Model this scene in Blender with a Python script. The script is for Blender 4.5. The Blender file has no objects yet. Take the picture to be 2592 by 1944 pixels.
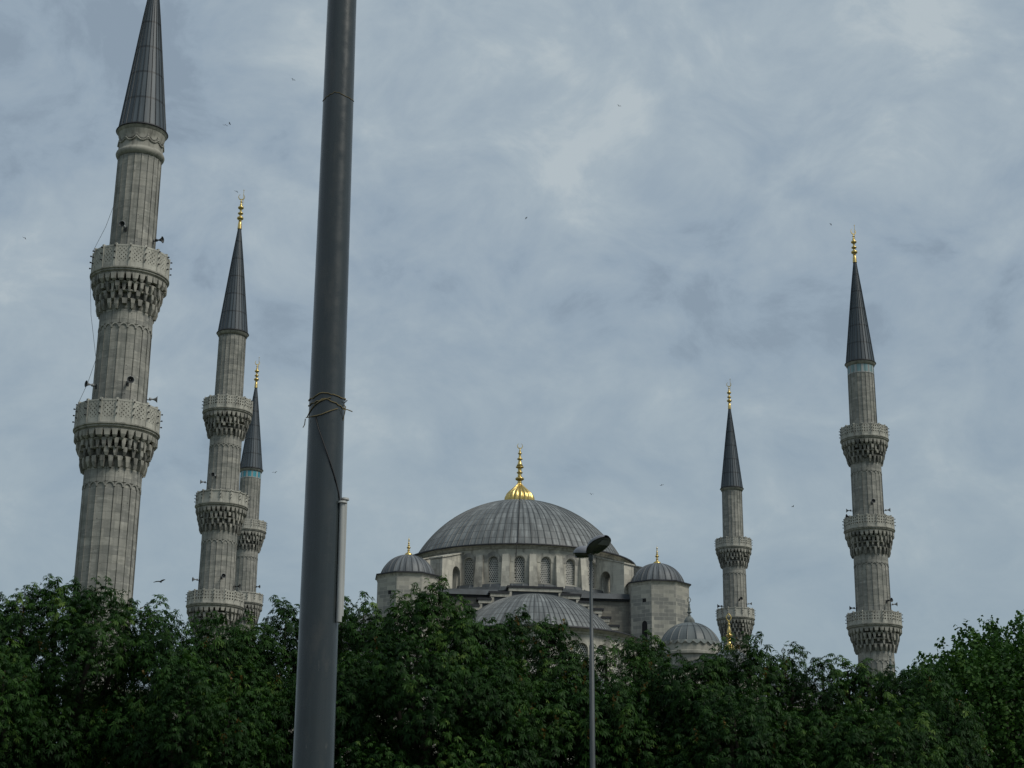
import bpy, math, random
import numpy as np
from math import sin, cos, pi, radians, sqrt, atan2
from mathutils import Matrix, Vector

scene = bpy.context.scene
COL = scene.collection
# ------------------------------------------------------------------ camera
FPX, PITCH, ROLL, CAMH = 4206.67, 17.3324, 0.668958, 2.6
cam_d = bpy.data.cameras.new('camera')
cam_d.sensor_width = 36.0
cam_d.lens = 36.0 * FPX / 2592.0
cam_d.clip_start, cam_d.clip_end = 0.2, 9000.0
cam = bpy.data.objects.new('camera', cam_d)
COL.objects.link(cam)
cam.matrix_world = (Matrix.Translation((0, 0, CAMH)) @ Matrix.Rotation(radians(90 + PITCH), 4, 'X')
                    @ Matrix.Rotation(radians(ROLL), 4, 'Z'))
scene.camera = cam

# ------------------------------------------------------------------ sky, sun, exposure
SUN_EL, SUN_AZ = 50.0, 122.0          # azimuth clockwise from +Y: from the right and behind
world = bpy.data.worlds.new('World')
scene.world = world
world.use_nodes = True


def build_sky():
    nt = world.node_tree
    nt.nodes.clear()
    N, L = nt.nodes.new, nt.links.new
    out = N('ShaderNodeOutputWorld')
    sky = N('ShaderNodeTexSky')
    sky.sky_type = 'NISHITA'
    sky.sun_disc = False
    sky.sun_elevation = radians(SUN_EL)
    sky.sun_rotation = radians(SUN_AZ)
    sky.dust_density = 2.0
    bg1 = N('ShaderNodeBackground')
    bg1.inputs['Strength'].default_value = 0.09
    L(sky.outputs[0], bg1.inputs['Color'])
    # clouds: a layer seen in the direction of view, flattened on to a plane overhead
    tc = N('ShaderNodeTexCoord')
    sep = N('ShaderNodeSeparateXYZ')
    L(tc.outputs['Generated'], sep.inputs[0])

    def mth(op, a, b=None, clamp=False):
        n = N('ShaderNodeMath')
        n.operation = op
        n.use_clamp = clamp
        for i, x in enumerate((a, b)):
            if x is None:
                continue
            if isinstance(x, (int, float)):
                n.inputs[i].default_value = x
            else:
                L(x, n.inputs[i])
        return n.outputs[0]
    cmb = N('ShaderNodeCombineXYZ')
    L(sep.outputs[0], cmb.inputs[0])
    L(sep.outputs[1], cmb.inputs[1])
    L(mth('MULTIPLY', sep.outputs[2], 1.45), cmb.inputs[2])

    def noise(scale, detail, rough, dist, off):
        n = N('ShaderNodeTexNoise')
        mp = N('ShaderNodeMapping')
        mp.inputs['Location'].default_value = off
        L(cmb.outputs[0], mp.inputs[0])
        L(mp.outputs[0], n.inputs['Vector'])
        n.inputs['Scale'].default_value = scale
        n.inputs['Detail'].default_value = detail
        n.inputs['Roughness'].default_value = rough
        n.inputs['Distortion'].default_value = dist
        return n.outputs['Fac']
    big = noise(5.2, 3.0, 0.5, 0.3, (3.1, 0.4, 0.0))
    mid = noise(13.0, 7.0, 0.62, 0.45, (1.7, 5.2, 0.0))
    fine = noise(46.0, 5.0, 0.6, 0.1, (7.7, 2.2, 0.0))
    s = mth('ADD', mth('ADD', mth('MULTIPLY', big, 0.46), mth('MULTIPLY', mid, 0.46)), mth('MULTIPLY', fine, 0.08))
    ramp = N('ShaderNodeValToRGB')
    L(s, ramp.inputs[0])
    e = ramp.color_ramp.elements
    e[0].position, e[0].color = 0.385, (0.25, 0.318, 0.39, 1)
    e[1].position, e[1].color = 0.61, (0.455, 0.52, 0.555, 1)
    for pos, c in ((0.43, (0.295, 0.372, 0.448, 1)), (0.49, (0.335, 0.41, 0.475, 1)), (0.55, (0.378, 0.452, 0.506, 1))):
        el = e.new(pos)
        el.color = c
    # the layer thins to an even veil towards the horizon
    mixc = N('ShaderNodeMix')
    mixc.data_type = 'RGBA'
    L(mth('MULTIPLY', mth('SUBTRACT', 0.36, sep.outputs[2], True), 2.6, True), mixc.inputs[0])
    L(ramp.outputs[0], mixc.inputs[6])
    mixc.inputs[7].default_value = (0.275, 0.355, 0.405, 1)
    bg2 = N('ShaderNodeBackground')
    bg2.inputs['Strength'].default_value = 1.03
    L(mixc.outputs[2], bg2.inputs['Color'])
    ms = N('ShaderNodeMixShader')
    ms.inputs[0].default_value = 0.93
    L(bg1.outputs[0], ms.inputs[1])
    L(bg2.outputs[0], ms.inputs[2])
    L(ms.outputs[0], out.inputs['Surface'])


build_sky()
sun_d = bpy.data.lights.new('sun', 'SUN')
sun_d.energy = 2.5
sun_d.angle = radians(24)
sun_d.color = (1.0, 0.96, 0.86)
sun = bpy.data.objects.new('sun', sun_d)
COL.objects.link(sun)
_az, _el = radians(SUN_AZ), radians(SUN_EL)
sun_dir = Vector((sin(_az) * cos(_el), cos(_az) * cos(_el), sin(_el)))
sun.rotation_euler = sun_dir.to_track_quat('Z', 'Y').to_euler()
scene.view_settings.view_transform = 'Standard'
scene.view_settings.look = 'None'
scene.view_settings.exposure = 0.0
scene.view_settings.gamma = 1.0
scene.render.filter_size = 1.9

# ------------------------------------------------------------------ helpers
_p, _r = radians(PITCH), -radians(ROLL)


def at(px, py, y):
    """the point of the place seen at photograph pixel (px, py), at the ground distance y"""
    u, v = (px - 1296), (972 - py)
    X, Y = (u * cos(_r) + v * sin(_r)) / FPX, (-u * sin(_r) + v * cos(_r)) / FPX
    d = (X, cos(_p) - Y * sin(_p), sin(_p) + Y * cos(_p))
    t = y / d[1]
    return Vector((d[0] * t, y, CAMH + d[2] * t))


def tag(o, label=None, cat=None, group=None, kind=None):
    for k, v in (('label', label), ('category', cat), ('group', group), ('kind', kind)):
        if v:
            o[k] = v
    return o


def empty(name, loc, rz=0.0, label=None, cat=None, group=None):
    o = bpy.data.objects.new(name, None)
    o.empty_display_size = 0.5
    COL.objects.link(o)
    o.location = loc
    o.rotation_euler = (0, 0, rz)
    return tag(o, label, cat, group)


class MB:
    """collects shapes; build() links them as ONE mesh object"""

    def __init__(s):
        s.v, s.f, s.uv, s.mi, s.sm = [], [], [], [], []

    def add(s, vs, fs, uvs=None, mat=0, smooth=False, M=None):
        b = len(s.v)
        if M is not None:
            vs = [tuple(M @ Vector(p)) for p in vs]
        s.v.extend([tuple(p) for p in vs])
        for i, f in enumerate(fs):
            s.f.append(tuple(b + k for k in f))
            s.uv.append(uvs[i] if uvs else None)
            s.mi.append(mat)
            s.sm.append(smooth)
        return s

    def box(s, c, d, rz=0.0, mat=0, M=None):
        x, y, z = d[0] / 2, d[1] / 2, d[2] / 2
        R = Matrix.Translation(c) @ Matrix.Rotation(rz, 4, 'Z')
        if M is not None:
            R = M @ R
        vs = [(-x, -y, -z), (x, -y, -z), (x, y, -z), (-x, y, -z), (-x, -y, z), (x, -y, z), (x, y, z), (-x, y, z)]
        return s.add(vs, [(0, 3, 2, 1), (4, 5, 6, 7), (0, 1, 5, 4), (1, 2, 6, 5), (2, 3, 7, 6), (3, 0, 4, 7)], None, mat, False, R)

    def hexa(s, lo, hi, mat=0, M=None):
        """two quads (four points each, counter-clockwise from above) joined to a solid"""
        return s.add(list(lo) + list(hi), [(3, 2, 1, 0), (4, 5, 6, 7), (0, 1, 5, 4), (1, 2, 6, 5), (2, 3, 7, 6), (3, 0, 4, 7)], None, mat, False, M)

    def lathe(s, prof, n=32, mat=0, smooth=True, pat=None, count=None, uscale=1.0, M=None, cap=(False, False), a0=0.0, a1=2 * pi):
        """prof: [(r, z)], bottom to top.  pat: [(fraction, dr)] repeated count times round (ribs)"""
        full = abs(a1 - a0 - 2 * pi) < 1e-6
        ang = []
        if pat:
            for k in range(count):
                for fr, dr in pat:
                    ang.append(((k + fr) / count, dr))
            if not full:
                ang.append((1.0, pat[0][1]))
        else:
            ang = [(k / n, 0.0) for k in range(n if full else n + 1)]
        m = len(ang)
        vs, fs, us = [], [], []
        cum = [0.0]
        for (r0, z0), (r1, z1) in zip(prof, prof[1:]):
            cum.append(cum[-1] + math.hypot(r1 - r0, z1 - z0))
        for (r, z) in prof:
            for fr, dr in ang:
                a = a0 + (a1 - a0) * fr
                rr = r + dr * min(1.0, r / 0.5) if r > 1e-6 else r
                vs.append((rr * cos(a), rr * sin(a), z))
        cyc = m if full else m - 1
        for i in range(len(prof) - 1):
            for j in range(cyc):
                k = (j + 1) % m
                u0 = ang[j][0] * uscale
                u1 = (ang[k][0] if k else 1.0) * uscale
                fs.append((i * m + j, i * m + k, (i + 1) * m + k, (i + 1) * m + j))
                us.append(((u0, cum[i]), (u1, cum[i]), (u1, cum[i + 1]), (u0, cum[i + 1])))
        s.add(vs, fs, us, mat, smooth, M)
        if full:
            for which, row in ((0, 0), (1, len(prof) - 1)):
                if cap[which]:
                    ring = [row * m + j for j in range(m)]
                    pts = [vs[q] for q in ring]
                    s.add(pts, [tuple(range(m)) if which else tuple(reversed(range(m)))], None, mat, False, M)
        return s

    def tube(s, pts, rad, n=8, mat=0, smooth=True, cap=True, M=None):
        pts = [Vector(p) for p in pts]
        if isinstance(rad, (int, float)):
            rad = [rad] * len(pts)
        vs, fs, us = [], [], []
        x = None
        L = 0.0
        ls = []
        for i, p in enumerate(pts):
            t = (pts[min(i + 1, len(pts) - 1)] - pts[max(i - 1, 0)]).normalized()
            if x is None:
                x = t.orthogonal().normalized()
            else:
                x = (x - t * x.dot(t)).normalized()
            y = t.cross(x)
            for k in range(n):
                a = 2 * pi * k / n
                vs.append(p + (x * cos(a) + y * sin(a)) * rad[i])
            if i:
                L += (p - pts[i - 1]).length
            ls.append(L)
        for i in range(len(pts) - 1):
            for k in range(n):
                q = (k + 1) % n
                fs.append((i * n + k, i * n + q, (i + 1) * n + q, (i + 1) * n + k))
                us.append(((k / n, ls[i]), ((k + 1) / n, ls[i]), ((k + 1) / n, ls[i + 1]), (k / n, ls[i + 1])))
        s.add(vs, fs, us, mat, smooth, M)
        if cap:
            s.add(vs[:n], [tuple(reversed(range(n)))], None, mat, False, M)
            s.add(vs[-n:], [tuple(range(n))], None, mat, False, M)
        return s

    def mesh(s, name, mats):
        me = bpy.data.meshes.new(name)
        me.from_pydata(s.v, [], s.f)
        for m in (mats if isinstance(mats, (list, tuple)) else [mats]):
            me.materials.append(m)
        me.polygons.foreach_set('material_index', s.mi)
        me.polygons.foreach_set('use_smooth', s.sm)
        lay = me.uv_layers.new(name='UVMap')
        flat = []
        for f, uv in zip(s.f, s.uv):
            if uv:
                for p in uv:
                    flat.extend(p)
            else:
                a, b, c = Vector(s.v[f[0]]), Vector(s.v[f[1]]), Vector(s.v[f[2]])
                n = (b - a).cross(c - b)
                if len(f) > 3 and n.length < 1e-9:
                    n = (c - b).cross(Vector(s.v[f[3]]) - c)
                n = n.normalized() if n.length > 1e-12 else Vector((0, 0, 1))
                if abs(n.z) > 0.8:
                    for k in f:
                        flat.extend((s.v[k][0], s.v[k][1]))
                else:
                    t = Vector((-n.y, n.x, 0)).normalized()
                    for k in f:
                        flat.extend((Vector(s.v[k]).dot(t), s.v[k][2]))
        lay.data.foreach_set('uv', flat)
        me.update()
        return me

    def build(s, name, mats, parent=None, loc=(0, 0, 0)):
        o = bpy.data.objects.new(name, s.mesh(name, mats))
        COL.objects.link(o)
        o.location = loc
        if parent is not None:
            o.parent = parent
        return o


def copy_tree(o, parent=None):
    c = o.copy()
    COL.objects.link(c)
    c.parent = parent
    for ch in list(o.children):
        copy_tree(ch, c)
    return c


# ------------------------------------------------------------------ materials
class NT:
    def __init__(s, name, rough=0.8, spec=0.3):
        s.m = bpy.data.materials.new(name)
        s.m.use_nodes = True
        s.nt = s.m.node_tree
        s.b = s.nt.nodes['Principled BSDF']
        s.b.inputs['Roughness'].default_value = rough
        s.b.inputs['Specular IOR Level'].default_value = spec
        s.L = s.nt.links.new

    def n(s, t, **kw):
        x = s.nt.nodes.new('ShaderNode' + t)
        for k, v in kw.items():
            setattr(x, k, v)
        return x

    def plug(s, v, sock):
        if isinstance(v, (int, float, tuple)):
            sock.default_value = v
        else:
            s.L(v, sock)

    def math(s, op, a, b=0.0, clamp=False):
        x = s.n('Math', operation=op, use_clamp=clamp)
        s.plug(a, x.inputs[0])
        s.plug(b, x.inputs[1])
        return x.outputs[0]

    def uv(s):
        return s.n('UVMap').outputs[0]

    def obj(s):
        # object coordinates, shifted with the place the object stands in so that copies weather differently
        v = s.n('VectorMath', operation='MULTIPLY_ADD')
        s.L(s.n('ObjectInfo').outputs['Location'], v.inputs[0])
        v.inputs[1].default_value = (0.37, 0.53, 0.29)
        s.L(s.n('TexCoord').outputs['Object'], v.inputs[2])
        return v.outputs[0]

    def mapping(s, v, scale=(1, 1, 1), loc=(0, 0, 0)):
        x = s.n('Mapping')
        s.L(v, x.inputs[0])
        x.inputs['Scale'].default_value = scale
        x.inputs['Location'].default_value = loc
        return x.outputs[0]

    def noise(s, v, scale, detail=4.0, rough=0.55, dist=0.0):
        x = s.n('TexNoise')
        s.L(v, x.inputs['Vector'])
        x.inputs['Scale'].default_value = scale
        x.inputs['Detail'].default_value = detail
        x.inputs['Roughness'].default_value = rough
        x.inputs['Distortion'].default_value = dist
        return x.outputs['Fac']

    def ramp(s, f, stops):
        x = s.n('ValToRGB')
        s.L(f, x.inputs[0])
        e = x.color_ramp.elements
        e[0].position, e[0].color = stops[0][0], stops[0][1]
        e[1].position, e[1].color = stops[-1][0], stops[-1][1]
        for p, c in stops[1:-1]:
            q = e.new(p)
            q.color = c
        return x.outputs[0]

    def g(s, f, a, b, lo=0.0, hi=1.0):
        x = s.n('MapRange')
        s.L(f, x.inputs[0])
        for i, v in enumerate((a, b, lo, hi)):
            x.inputs[1 + i].default_value = v
        return x.outputs[0]

    def mix(s, f, a, b, blend='MIX'):
        x = s.n('Mix', data_type='RGBA', blend_type=blend)
        s.plug(f, x.inputs[0])
        s.plug(a, x.inputs[6])
        s.plug(b, x.inputs[7])
        return x.outputs[2]

    def brick(s, v, w, h, c1, c2, mortar, ms=0.02, off=0.5, bias=0.0):
        x = s.n('TexBrick')
        s.L(v, x.inputs['Vector'])
        x.offset = off
        for k, val in (('Color1', c1), ('Color2', c2), ('Mortar', mortar), ('Scale', 1.0), ('Mortar Size', ms),
                       ('Mortar Smooth', 0.3), ('Bias', bias), ('Brick Width', w), ('Row Height', h)):
            x.inputs[k].default_value = val
        return x.outputs['Color'], x.outputs['Fac']

    def color(s, c):
        s.plug(c, s.b.inputs['Base Color'])
        return s

    def bump(s, h, strength=0.3, dist=0.02):
        x = s.n('Bump')
        x.inputs['Strength'].default_value = strength
        x.inputs['Distance'].default_value = dist
        s.L(h, x.inputs['Height'])
        s.L(x.outputs[0], s.b.inputs['Normal'])
        return s


def g3(r, g=None, b=None):
    return (r, r if g is None else g, r if b is None else b, 1.0)


def m_shaft():
    t = NT('minaret_stone', 0.9, 0.15)
    sh = t.n('VectorMath', operation='ADD')
    cb = t.n('CombineXYZ')
    t.L(t.math('MULTIPLY', t.n('ObjectInfo').outputs['Random'], 46.0), cb.inputs[1])
    t.L(t.uv(), sh.inputs[0])
    t.L(cb.outputs[0], sh.inputs[1])
    uv = sh.outputs[0]
    wob = t.noise(t.mapping(uv, (0.6, 0.35, 1)), 1.0, 2.0)
    col, fac = t.brick(uv, 1.7, 0.46, g3(0.345, 0.335, 0.3), g3(0.215, 0.213, 0.198), g3(0.2, 0.197, 0.182), 0.01, 0.37)
    # courses that weathered differently, upright streaks, blotches
    hz = t.noise(t.mapping(uv, (0.38, 2.6, 1), (2, 7, 0)), 1.0, 6.0, 0.66)
    col = t.mix(t.g(hz, 0.46, 0.7, 0.0, 0.6), col, g3(0.14, 0.145, 0.13))
    lt = t.noise(t.mapping(uv, (0.6, 3.4, 1), (3, 9, 0)), 1.0, 5.0, 0.65)
    col = t.mix(t.g(lt, 0.54, 0.72, 0.0, 0.75), col, g3(0.45, 0.44, 0.4))
    st = t.noise(t.mapping(uv, (2.3, 0.14, 1)), 1.0, 6.0, 0.65)
    col = t.mix(t.g(st, 0.46, 0.72, 0.0, 0.55), col, g3(0.11, 0.115, 0.105))
    bl = t.noise(t.mapping(t.obj(), (1, 1, 0.8)), 0.5, 6.0, 0.68)
    col = t.mix(t.g(bl, 0.5, 0.7, 0.0, 0.6), col, g3(0.105, 0.118, 0.106))
    chip = t.noise(t.mapping(uv, (2.0, 6.5, 1), (1, 4, 0)), 1.0, 3.0, 0.5)
    col = t.mix(t.g(chip, 0.69, 0.73, 0.0, 0.75), col, g3(0.04))
    # groove shade beside the upright rolls, painted in as uneven dark lines
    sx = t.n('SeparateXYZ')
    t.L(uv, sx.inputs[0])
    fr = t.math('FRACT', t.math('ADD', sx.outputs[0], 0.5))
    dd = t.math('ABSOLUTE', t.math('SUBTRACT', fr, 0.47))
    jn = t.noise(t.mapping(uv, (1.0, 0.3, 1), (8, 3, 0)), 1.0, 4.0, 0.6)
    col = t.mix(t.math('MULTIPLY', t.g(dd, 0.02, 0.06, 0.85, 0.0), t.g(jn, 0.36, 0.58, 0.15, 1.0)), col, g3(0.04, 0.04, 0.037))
    t.color(col)
    t.bump(t.math('ADD', t.math('MULTIPLY', fac, -0.4), lt), 0.4, 0.05)
    return t.m


def m_carved(name, soot, base=(0.35, 0.34, 0.3)):
    t = NT(name, 0.9, 0.15)
    o = t.obj()
    n1 = t.noise(o, 1.3, 6.0, 0.65)
    n2 = t.noise(t.mapping(o, (2.6, 2.6, 0.6)), 1.2, 4.0, 0.6)
    col = t.mix(t.g(n1, 0.3, 0.7), g3(*[c * 0.68 for c in base]), g3(*base))
    col = t.mix(t.g(n2, 0.5 - soot * 0.2, 0.72 - soot * 0.2, 0.0, 0.5 + soot * 0.38), col, g3(0.05, 0.05, 0.045))
    t.color(col)
    t.bump(n1, 0.25, 0.03)
    return t.m


def m_ashlar(name, c1, c2, mort, w=1.0, h=0.42, dirt=0.5, stain=(0.09, 0.088, 0.08), light=0.4, ms=0.012):
    t = NT(name, 0.92, 0.15)
    uv = t.uv()
    col, fac = t.brick(uv, w, h, c1, c2, mort, ms)
    o = t.obj()
    a = t.noise(t.mapping(o, (1, 1, 0.55)), 0.42, 6.0, 0.68)
    col = t.mix(t.g(a, 0.47, 0.68, 0.0, dirt), col, g3(*stain))
    b = t.noise(t.mapping(uv, (0.9, 2.1, 1)), 1.0, 3.0, 0.6)
    col = t.mix(t.g(b, 0.55, 0.72, 0.0, light), col, g3(0.47, 0.45, 0.39))
    d = t.noise(t.mapping(uv, (1.6, 0.2, 1), (5, 0, 0)), 1.0, 5.0, 0.6)
    col = t.mix(t.g(d, 0.54, 0.72, 0.0, dirt), col, g3(*stain))
    t.color(col)
    t.bump(t.math('ADD', t.math('MULTIPLY', fac, -0.5), b), 0.3, 0.03)
    return t.m


def m_lead(name, base, streak, seam_v=None, rough=0.55, tone=0.35, sheet=1.0, sw=(0.1, 0.22), cell=0.3):
    t = NT(name, rough, 0.4)
    uv = t.uv()
    n1 = t.noise(t.mapping(uv, (1.3, 0.22, 1)), 1.0, 5.0, 0.65)
    n2 = t.noise(t.obj(), 0.5, 5.0, 0.6)
    col = t.mix(t.g(n1, 0.36, 0.66), g3(*[c * (1 - tone) for c in base]), g3(*streak))
    col = t.mix(t.g(n2, 0.4, 0.7, 0.0, 0.5), col, g3(*[c * 0.75 for c in base]))
    sx = t.n('SeparateXYZ')
    t.L(uv, sx.inputs[0])
    # each sheet its own tone
    wn = t.n('TexWhiteNoise', noise_dimensions='2D')
    cb = t.n('CombineXYZ')
    t.L(t.math('FLOOR', t.math('MULTIPLY', sx.outputs[0], sheet)), cb.inputs[0])
    t.L(t.math('FLOOR', t.math('DIVIDE', sx.outputs[1], seam_v or 1.2)), cb.inputs[1])
    t.L(cb.outputs[0], wn.inputs['Vector'])
    col = t.mix(t.g(wn.outputs['Value'], 0, 1, 0.0, cell), col, g3(*[c * 0.55 for c in base]))
    fr = t.math('ABSOLUTE', t.math('SUBTRACT', t.math('FRACT', t.math('ADD', sx.outputs[0], 0.5)), 0.5))
    col = t.mix(t.g(fr, sw[0], sw[1], 0.5, 0.0), col, g3(*[c * 0.22 for c in base]))
    if seam_v:
        fv = t.math('ABSOLUTE', t.math('SUBTRACT', t.math('FRACT', t.math('ADD', t.math('DIVIDE', sx.outputs[1], seam_v), 0.5)), 0.5))
        col = t.mix(t.g(fv, 0.02, 0.05, 0.75, 0.0), col, g3(*[c * 0.18 for c in base]))
    t.color(col)
    t.bump(n1, 0.15, 0.02)
    return t.m


def m_plain(name, c, rough=0.6, metal=0.0, var=0.25, scale=3.0, spec=0.4, stretch=(1, 1, 1)):
    t = NT(name, rough, spec)
    t.b.inputs['Metallic'].default_value = metal
    n = t.noise(t.mapping(t.obj(), stretch), scale, 5.0, 0.6)
    t.color(t.mix(t.g(n, 0.35, 0.65), g3(*[x * (1 - var) for x in c]), g3(*[min(1, x * (1 + var * 0.5)) for x in c])))
    return t.m


def m_window():
    t = NT('window_lattice', 0.7, 0.3)
    uv = t.uv()
    sx = t.n('SeparateXYZ')
    t.L(uv, sx.inputs[0])
    P, Q = 0.205, 0.178 * 2

    def dots(ox, oy):
        a = t.math('SUBTRACT', t.math('FRACT', t.math('ADD', t.math('DIVIDE', sx.outputs[0], P), ox)), 0.5)
        b = t.math('SUBTRACT', t.math('FRACT', t.math('ADD', t.math('DIVIDE', sx.outputs[1], Q), oy)), 0.5)
        a, b = t.math('MULTIPLY', a, P), t.math('MULTIPLY', b, Q)
        return t.math('SQRT', t.math('ADD', t.math('MULTIPLY', a, a), t.math('MULTIPLY', b, b)))
    d = t.math('MINIMUM', dots(0.0, 0.0), dots(0.5, 0.5))
    n = t.noise(t.obj(), 2.5, 3.0)
    lat = t.mix(t.g(n, 0.35, 0.65), g3(0.36, 0.36, 0.335), g3(0.52, 0.51, 0.47))
    t.color(t.mix(t.g(d, 0.062, 0.074), g3(0.012, 0.014, 0.016), lat))
    return t.m


def m_leaf(name, cols, blossom=False):
    t = NT(name, 0.55, 0.1)
    at_ = t.n('Attribute', attribute_name='tint')
    col = t.ramp(at_.outputs['Fac'], cols)
    t.color(col)
    tr = t.n('BsdfTranslucent')
    t.L(t.mix(1.0, col, g3(1.1, 1.25, 0.5), 'MULTIPLY'), tr.inputs['Color'])
    ms = t.n('MixShader')
    ms.inputs[0].default_value = 0.22
    t.L(t.b.outputs[0], ms.inputs[1])
    t.L(tr.outputs[0], ms.inputs[2])
    t.L(ms.outputs[0], t.nt.nodes['Material Output'].inputs['Surface'])
    return t.m


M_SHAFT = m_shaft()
M_CARVE = m_carved('carved_stone', 0.15)
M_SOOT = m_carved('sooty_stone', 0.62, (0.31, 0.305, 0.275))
M_RAIL = m_carved('railing_stone', 0.05, (0.46, 0.45, 0.4))
M_CONE = m_lead('dark_lead', (0.062, 0.08, 0.097), (0.095, 0.117, 0.135), 1.75, 0.5, 0.3)
M_LEAD = m_lead('grey_lead', (0.118, 0.131, 0.136), (0.265, 0.283, 0.285), 0.98, 0.55, 0.45, cell=0.45)
M_LEAD2 = m_lead('blotched_lead', (0.075, 0.087, 0.1), (0.19, 0.206, 0.218), None, 0.55, 0.5, sw=(0.05, 0.14))
M_LEADP = m_lead('smooth_lead', (0.085, 0.1, 0.106), (0.12, 0.138, 0.142), 1.1, 0.5, 0.2, sw=(0.025, 0.07), cell=0.2)
M_FLASH = m_plain('lead_flashing', (0.045, 0.053, 0.06), 0.55, 0, 0.4, 0.8)
M_DARK = m_plain('dark_edge', (0.02, 0.021, 0.025), 0.6, 0, 0.3, 2.0)
M_DRUM = m_ashlar('drum_stone', g3(0.56, 0.535, 0.46), g3(0.4, 0.385, 0.34), g3(0.36, 0.345, 0.3), 1.1, 0.5, 0.8, (0.105, 0.102, 0.093), 0.6, 0.008)
M_ARCH = m_ashlar('voussoir_stone', g3(0.34, 0.33, 0.3), g3(0.22, 0.215, 0.2), g3(0.15), 0.3, 0.5, 0.5)
M_TUR = m_ashlar('turret_stone', g3(0.44, 0.42, 0.36), g3(0.22, 0.22, 0.205), g3(0.4, 0.385, 0.34), 0.95, 0.36, 0.45, (0.16, 0.16, 0.15), 0.45, 0.022)
M_BROWN = m_ashlar('brown_stone', g3(0.25, 0.235, 0.2), g3(0.165, 0.158, 0.14), g3(0.15, 0.145, 0.13), 0.7, 0.27, 0.6, (0.1, 0.098, 0.088), 0.3)
M_TRIM = m_carved('pale_trim', 0.1, (0.47, 0.45, 0.39))
M_GOLD = m_plain('gilding', (0.6, 0.45, 0.17), 0.36, 1.0, 0.3, 5.0)
M_GREYFIN = m_carved('grey_finial_stone', 0.3, (0.19, 0.21, 0.205))
M_WIN = m_window()
M_HOLE = m_plain('dark_opening', (0.012, 0.012, 0.013), 0.8)
M_HORN = m_plain('horn_grey', (0.22, 0.23, 0.235), 0.45, 0.0, 0.15)
M_HORNIN = m_plain('horn_inside', (0.02, 0.022, 0.025), 0.6)
M_BLACK = m_plain('black_fitting', (0.015, 0.015, 0.017), 0.6)
M_WIRE = m_plain('black_cable', (0.02, 0.02, 0.022), 0.7)


def m_tiles(name, c1, c2):
    t = NT(name, 0.3, 0.5)
    col, _ = t.brick(t.uv(), 0.62, 0.9, c1, c2, g3(0.32, 0.33, 0.32), 0.12, 0.0)
    t.color(col)
    return t.m


M_TILE = {2: m_tiles('turquoise_tiles', g3(0.03, 0.22, 0.3), g3(0.06, 0.3, 0.36)),
          4: m_tiles('faded_tiles', g3(0.09, 0.22, 0.26), g3(0.2, 0.28, 0.28))}
# ------------------------------------------------------------------ ground
gm = MB()
gm.add([(-4000, -4000, 0), (4000, -4000, 0), (4000, 4000, 0), (-4000, 4000, 0)], [(0, 1, 2, 3)])
tag(gm.build('ground', m_plain('dry_grass', (0.07, 0.085, 0.04), 0.95, 0, 0.4, 0.4)), kind='structure')
gm = MB()
gm.add([(-400, -5, .004), (400, -5, .004), (400, 8.6, .004), (-400, 8.6, .004)], [(0, 1, 2, 3)])
tag(gm.build('road', m_plain('asphalt', (0.05, 0.05, 0.052), 0.9, 0, 0.3, 2.0)), kind='structure')
gm = MB()
gm.box((0, 10.4, .06), (800, 3.6, .12))
tag(gm.build('pavement', m_ashlar('paving', g3(.2), g3(.16), g3(.1), .6, .4)), kind='structure')

# ------------------------------------------------------------------ finials
def crescent(mb, c, R, w, open_=0.5, tip=0.25, M=None, flip=0):
    """a ring of tapering horns in the plane facing the viewer, open at the top"""
    vs, fs = [], []
    n = 22
    for i in range(n + 1):
        a = -pi / 2 + (i / n - 0.5) * 2 * (pi - open_)
        k = abs(i / n - 0.5) * 2
        t = w * (1 - k * (1 - tip))
        cx, cz = c[0] + cos(a) * R, c[2] + sin(a) * R
        dx, dz = cos(a), sin(a)
        vs += [(cx - dx * t, c[1] - t * .6, cz - dz * t), (cx + dx * t, c[1] - t * .6, cz + dz * t),
               (cx + dx * t, c[1] + t * .6, cz + dz * t), (cx - dx * t, c[1] + t * .6, cz - dz * t)]
    for i in range(n):
        for j in range(4):
            k = (j + 1) % 4
            fs.append((i * 4 + j, (i + 1) * 4 + j, (i + 1) * 4 + k, i * 4 + k))
    fs += [(0, 1, 2, 3), (n * 4 + 3, n * 4 + 2, n * 4 + 1, n * 4)]
    mb.add(vs, fs, None, 0, False, M)


def ball(r0, z, r, h, n=7):
    """profile of a bulb of radius r on a neck of radius r0, centred on z"""
    return [(max(r0, r * sqrt(max(0, 1 - (t * t)))), z + h * t) for t in [-1 + 2 * i / n for i in range(n + 1)]]


def finial_minaret():
    mb = MB()
    p = [(0.2, -0.1), (0.17, 0.35), (0.12, 0.75)] + ball(.1, 0.95, .3, .2) + [(.09, 1.2)] + ball(.1, 1.42, .25, .13) + \
        [(.08, 1.6), (.1, 1.7)] + ball(.09, 1.98, .27, .17) + [(.13, 2.25), (.05, 2.45)] + ball(.05, 2.55, .12, .06) + [(.04, 2.65), (.03, 2.8)]
    mb.lathe(p, 14)
    crescent(mb, (0, 0, 3.05), .27, .05, .45)
    mb.tube([(.16, 0, 2.3), (.17, 0, 3.3), (.17, 0, 3.72)], .02, 5)
    mb.lathe(ball(.02, 3.72, .05, .05), 8, M=Matrix.Translation((.17, 0, 0)))
    return mb


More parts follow.
